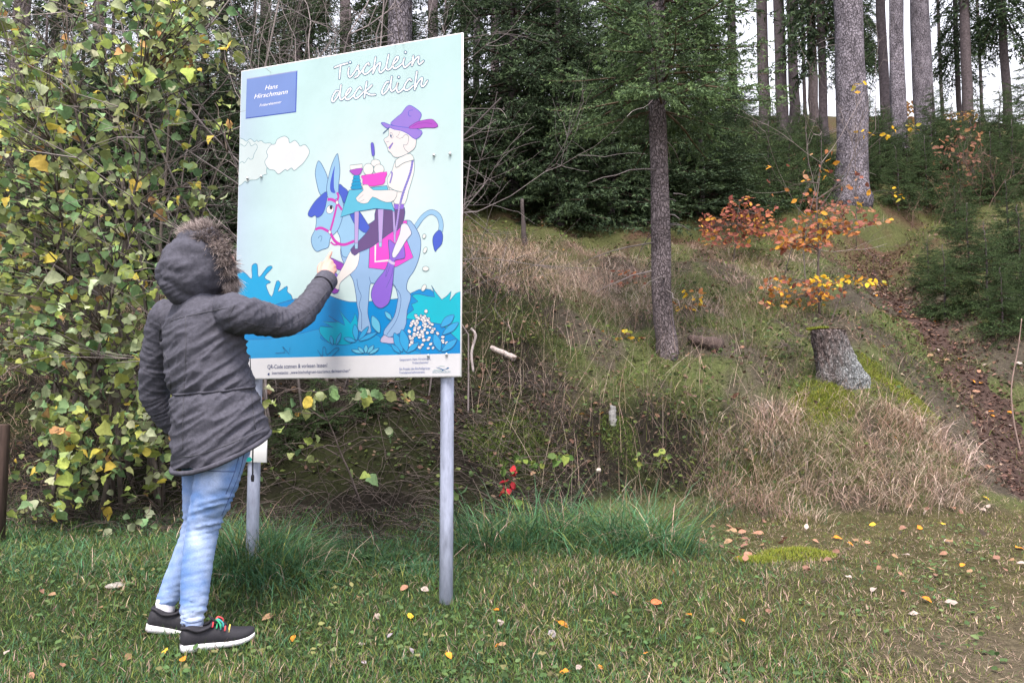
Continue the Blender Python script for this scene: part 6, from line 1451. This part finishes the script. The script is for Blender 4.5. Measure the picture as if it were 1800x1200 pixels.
# fallen leaves: hand-placed bright ones, then many more
OR = (0.60, 0.22, 0.025); YE = (0.66, 0.43, 0.04); TN = (0.27, 0.17, 0.10); PK = (0.28, 0.15, 0.10); WHI = (0.34, 0.28, 0.25); GR_ = (0.26, 0.23, 0.25); RD = (0.58, 0.12, 0.05); BRN_ = (0.20, 0.11, 0.08)
placed = [(517, 1123, OR, 0.05, 'orange'), (321, 1167, OR, 0.055, 'orange'), (290, 1152, YE, 0.045, 'orange'), (722, 1096, YE, 0.05, 'yellow'), (785, 1157, OR, 0.05, 'orange'), (868, 1078, OR, 0.05, 'orange'), (880, 1097, WHI, 0.06, 'whitish'), (870, 1115, WHI, 0.04, 'whitish'), (882, 1140, OR, 0.045, 'orange'), (980, 1103, OR, 0.055, 'orange'), (1143, 1068, RD, 0.06, 'red'), (1075, 1052, PK, 0.07, 'tan'), (1215, 1092, OR, 0.05, 'orange'), (1068, 1125, WHI, 0.05, 'whitish'), (965, 1115, GR_, 0.05, 'grey'),
          (1180, 955, OR, 0.055, 'orange'), (1180, 1005, OR, 0.06, 'orange'), (1300, 982, OR, 0.07, 'orange'), (1465, 950, OR, 0.05, 'orange'), (1490, 960, OR, 0.05, 'orange'), (1540, 925, YE, 0.05, 'yellow'), (1613, 932, OR, 0.06, 'orange'), (1650, 923, YE, 0.05, 'yellow'), (1672, 895, PK, 0.07, 'tan'), (1725, 877, YE, 0.06, 'yellow'), (1730, 945, WHI, 0.07, 'whitish'), (1707, 973, WHI, 0.07, 'whitish'), (1785, 967, OR, 0.08, 'orange'), (1787, 997, WHI, 0.06, 'whitish'), (1695, 998, OR, 0.05, 'orange'), (1620, 1058, OR, 0.05, 'orange'), (1540, 1042, WHI, 0.05, 'whitish'), (1585, 1046, PK, 0.05, 'tan'), (1450, 1028, WHI, 0.05, 'whitish'), (1660, 1065, WHI, 0.055, 'whitish'), (1615, 1083, WHI, 0.06, 'whitish'),
          (110, 1180, PK, 0.06, 'tan'), (160, 1172, PK, 0.05, 'tan'), (230, 1160, TN, 0.05, 'tan'), (15, 1150, WHI, 0.045, 'whitish'), (180, 1075, TN, 0.05, 'tan'), (430, 1130, TN, 0.05, 'tan'), (570, 1113, TN, 0.06, 'tan'), (660, 1085, WHI, 0.04, 'whitish'), (690, 1125, GR_, 0.04, 'grey'), (630, 1140, WHI, 0.04, 'whitish'), (480, 1090, TN, 0.05, 'tan'), (740, 1040, WHI, 0.05, 'whitish'), (780, 1050, WHI, 0.05, 'whitish'),
          (720, 1150, GR_, 0.04, 'grey'), (1000, 1190, OR, 0.045, 'orange'), (1050, 1185, OR, 0.045, 'orange'), (1020, 1180, WHI, 0.04, 'whitish'), (1260, 1125, PK, 0.045, 'tan'), (1135, 1155, OR, 0.045, 'orange'), (1090, 1155, GR_, 0.05, 'grey'), (1300, 1100, OR, 0.04, 'orange')]
for k in range(18):
    placed.append((rg.uniform(20, 1790), rg.uniform(1030, 1195), *random.choice([(TN, 0.04, 'tan'), (PK, 0.045, 'tan'), (BRN_, 0.04, 'brown'), (BRN_, 0.04, 'brown'), (GR_, 0.035, 'grey')])))
for k in range(24): placed.append((rg.normal(1280, 40), rg.normal(948, 16), *random.choice([(PK, 0.07, 'tan'), (TN, 0.06, 'tan'), (BRN_, 0.06, 'brown')])))
for k in range(40): placed.append((rg.uniform(1350, 1800), rg.uniform(890, 1030), *random.choice([(PK, 0.05, 'tan'), (TN, 0.05, 'tan'), (BRN_, 0.05, 'brown'), (WHI, 0.05, 'whitish')])))
for k in range(70):
    yy = rg.uniform(6.6, 11.5); xx = float(np.interp(yy, _pp[:, 1], _pp[:, 0])) + rg.normal(0, 0.38); q = pix(np.array((xx, yy, float(H(xx, yy)))))
    placed.append((float(q[0]), float(q[1]), *random.choice([(PK, 0.065, 'tan'), (TN, 0.06, 'tan'), (BRN_, 0.065, 'brown'), (WHI, 0.055, 'whitish'), (TN, 0.06, 'tan'), (OR, 0.05, 'orange')])))
groups = {}
for (u, v, c, s_, cn) in placed:
    if u < -5 or u > 1805: continue
    p = ground_hit(u, v)
    zone = 'on the footpath' if (p[1] > 6.7 and p[0] > 3) else ('on the trodden grass at right' if u > 1150 else ('on the grass in the middle foreground' if u > 560 else 'on the grass around the person'))
    groups.setdefault((cn, zone), []).append((u, p, c, s_))
for (cn, zone), L in groups.items():
    L.sort(key=lambda q: q[0])
    for i, (u, p, c, s_) in enumerate(L):
        p = p.copy(); p[2] = float(H(p[0], p[1])) + (0.012 if zone != 'on the footpath' else 0.035) + rg.uniform(0, 0.012)
        d = rg.normal(0, 1, (1, 3)); d[:, 2] *= 0.25; nr = np.array([(0, -0.35, 1.0)]) + rg.normal(0, 0.3, (1, 3)); R1 = frames(d, nr)
        cc = np.clip(np.array([c]) * rg.uniform(0.85, 1.15), 0, 0.75)
        o = scatter_objs('fallen_leaf', BEG_M + DRY_M, [p], R1, [s_ * rg.uniform(0.7, 1.05) * (p[1] / 4.0) ** 0.35], cc, rg, None)[0]
        pre = 'only' if len(L) == 1 else ordinal(i) + ' from the left of the'
        lab = f'{cn} fallen leaf lying {zone}, the only one there' if len(L) == 1 else f'{ordinal(i)} from the left of the {cn} fallen leaves {zone}'
        tag(o, lab, 'leaf', 'fallen leaves on the ground')
# fine leaf litter
lt_ = Buf(); n = 3600; y = rg.uniform(6.4, 12.5, n); x = np.interp(y, _pp[:, 1], _pp[:, 0]) + rg.normal(0, 0.27, n); P = on_ground(x, y, 0.02) + np.column_stack((np.zeros((n, 2)), rg.uniform(0, 0.012, n)))
d = rg.normal(0, 1, (n, 3)); d[:, 2] *= 0.2; nr = np.array((0, 0, 1.0)) + rg.normal(0, 0.3, (n, 3))
scatter_mesh(lt_, DRY, P, frames(d, nr), rg.uniform(0.02, 0.055, n), mixc(n, [(4, (0.11, 0.065, 0.052)), (4, (0.07, 0.045, 0.038)), (2, (0.20, 0.12, 0.095)), (0.7, (0.32, 0.23, 0.18))], rg), rg)
n = 5500; y = 6 + 22 * rg.random(n) ** 1.5; x = rg.uniform(-0.7, 0.75, n) * y; k = y > foot(x) + 0.4; x, y = x[k], y[k]; n = len(x); P = on_ground(x, y, 0.015)
d = rg.normal(0, 1, (n, 3)); d[:, 2] *= 0.3; nr = np.array((0, 0, 1.0)) + rg.normal(0, 0.4, (n, 3))
scatter_mesh(lt_, DRY, P, frames(d, nr), rg.uniform(0.03, 0.07, n), mixc(n, [(4, (0.14, 0.085, 0.06)), (3, (0.09, 0.06, 0.045)), (2, (0.22, 0.13, 0.09)), (0.4, (0.4, 0.2, 0.05))], rg), rg)
tag(lt_.obj('leaf_litter', M_leaf_a), 'brown leaf litter over the path and slope', 'litter', kind='stuff')
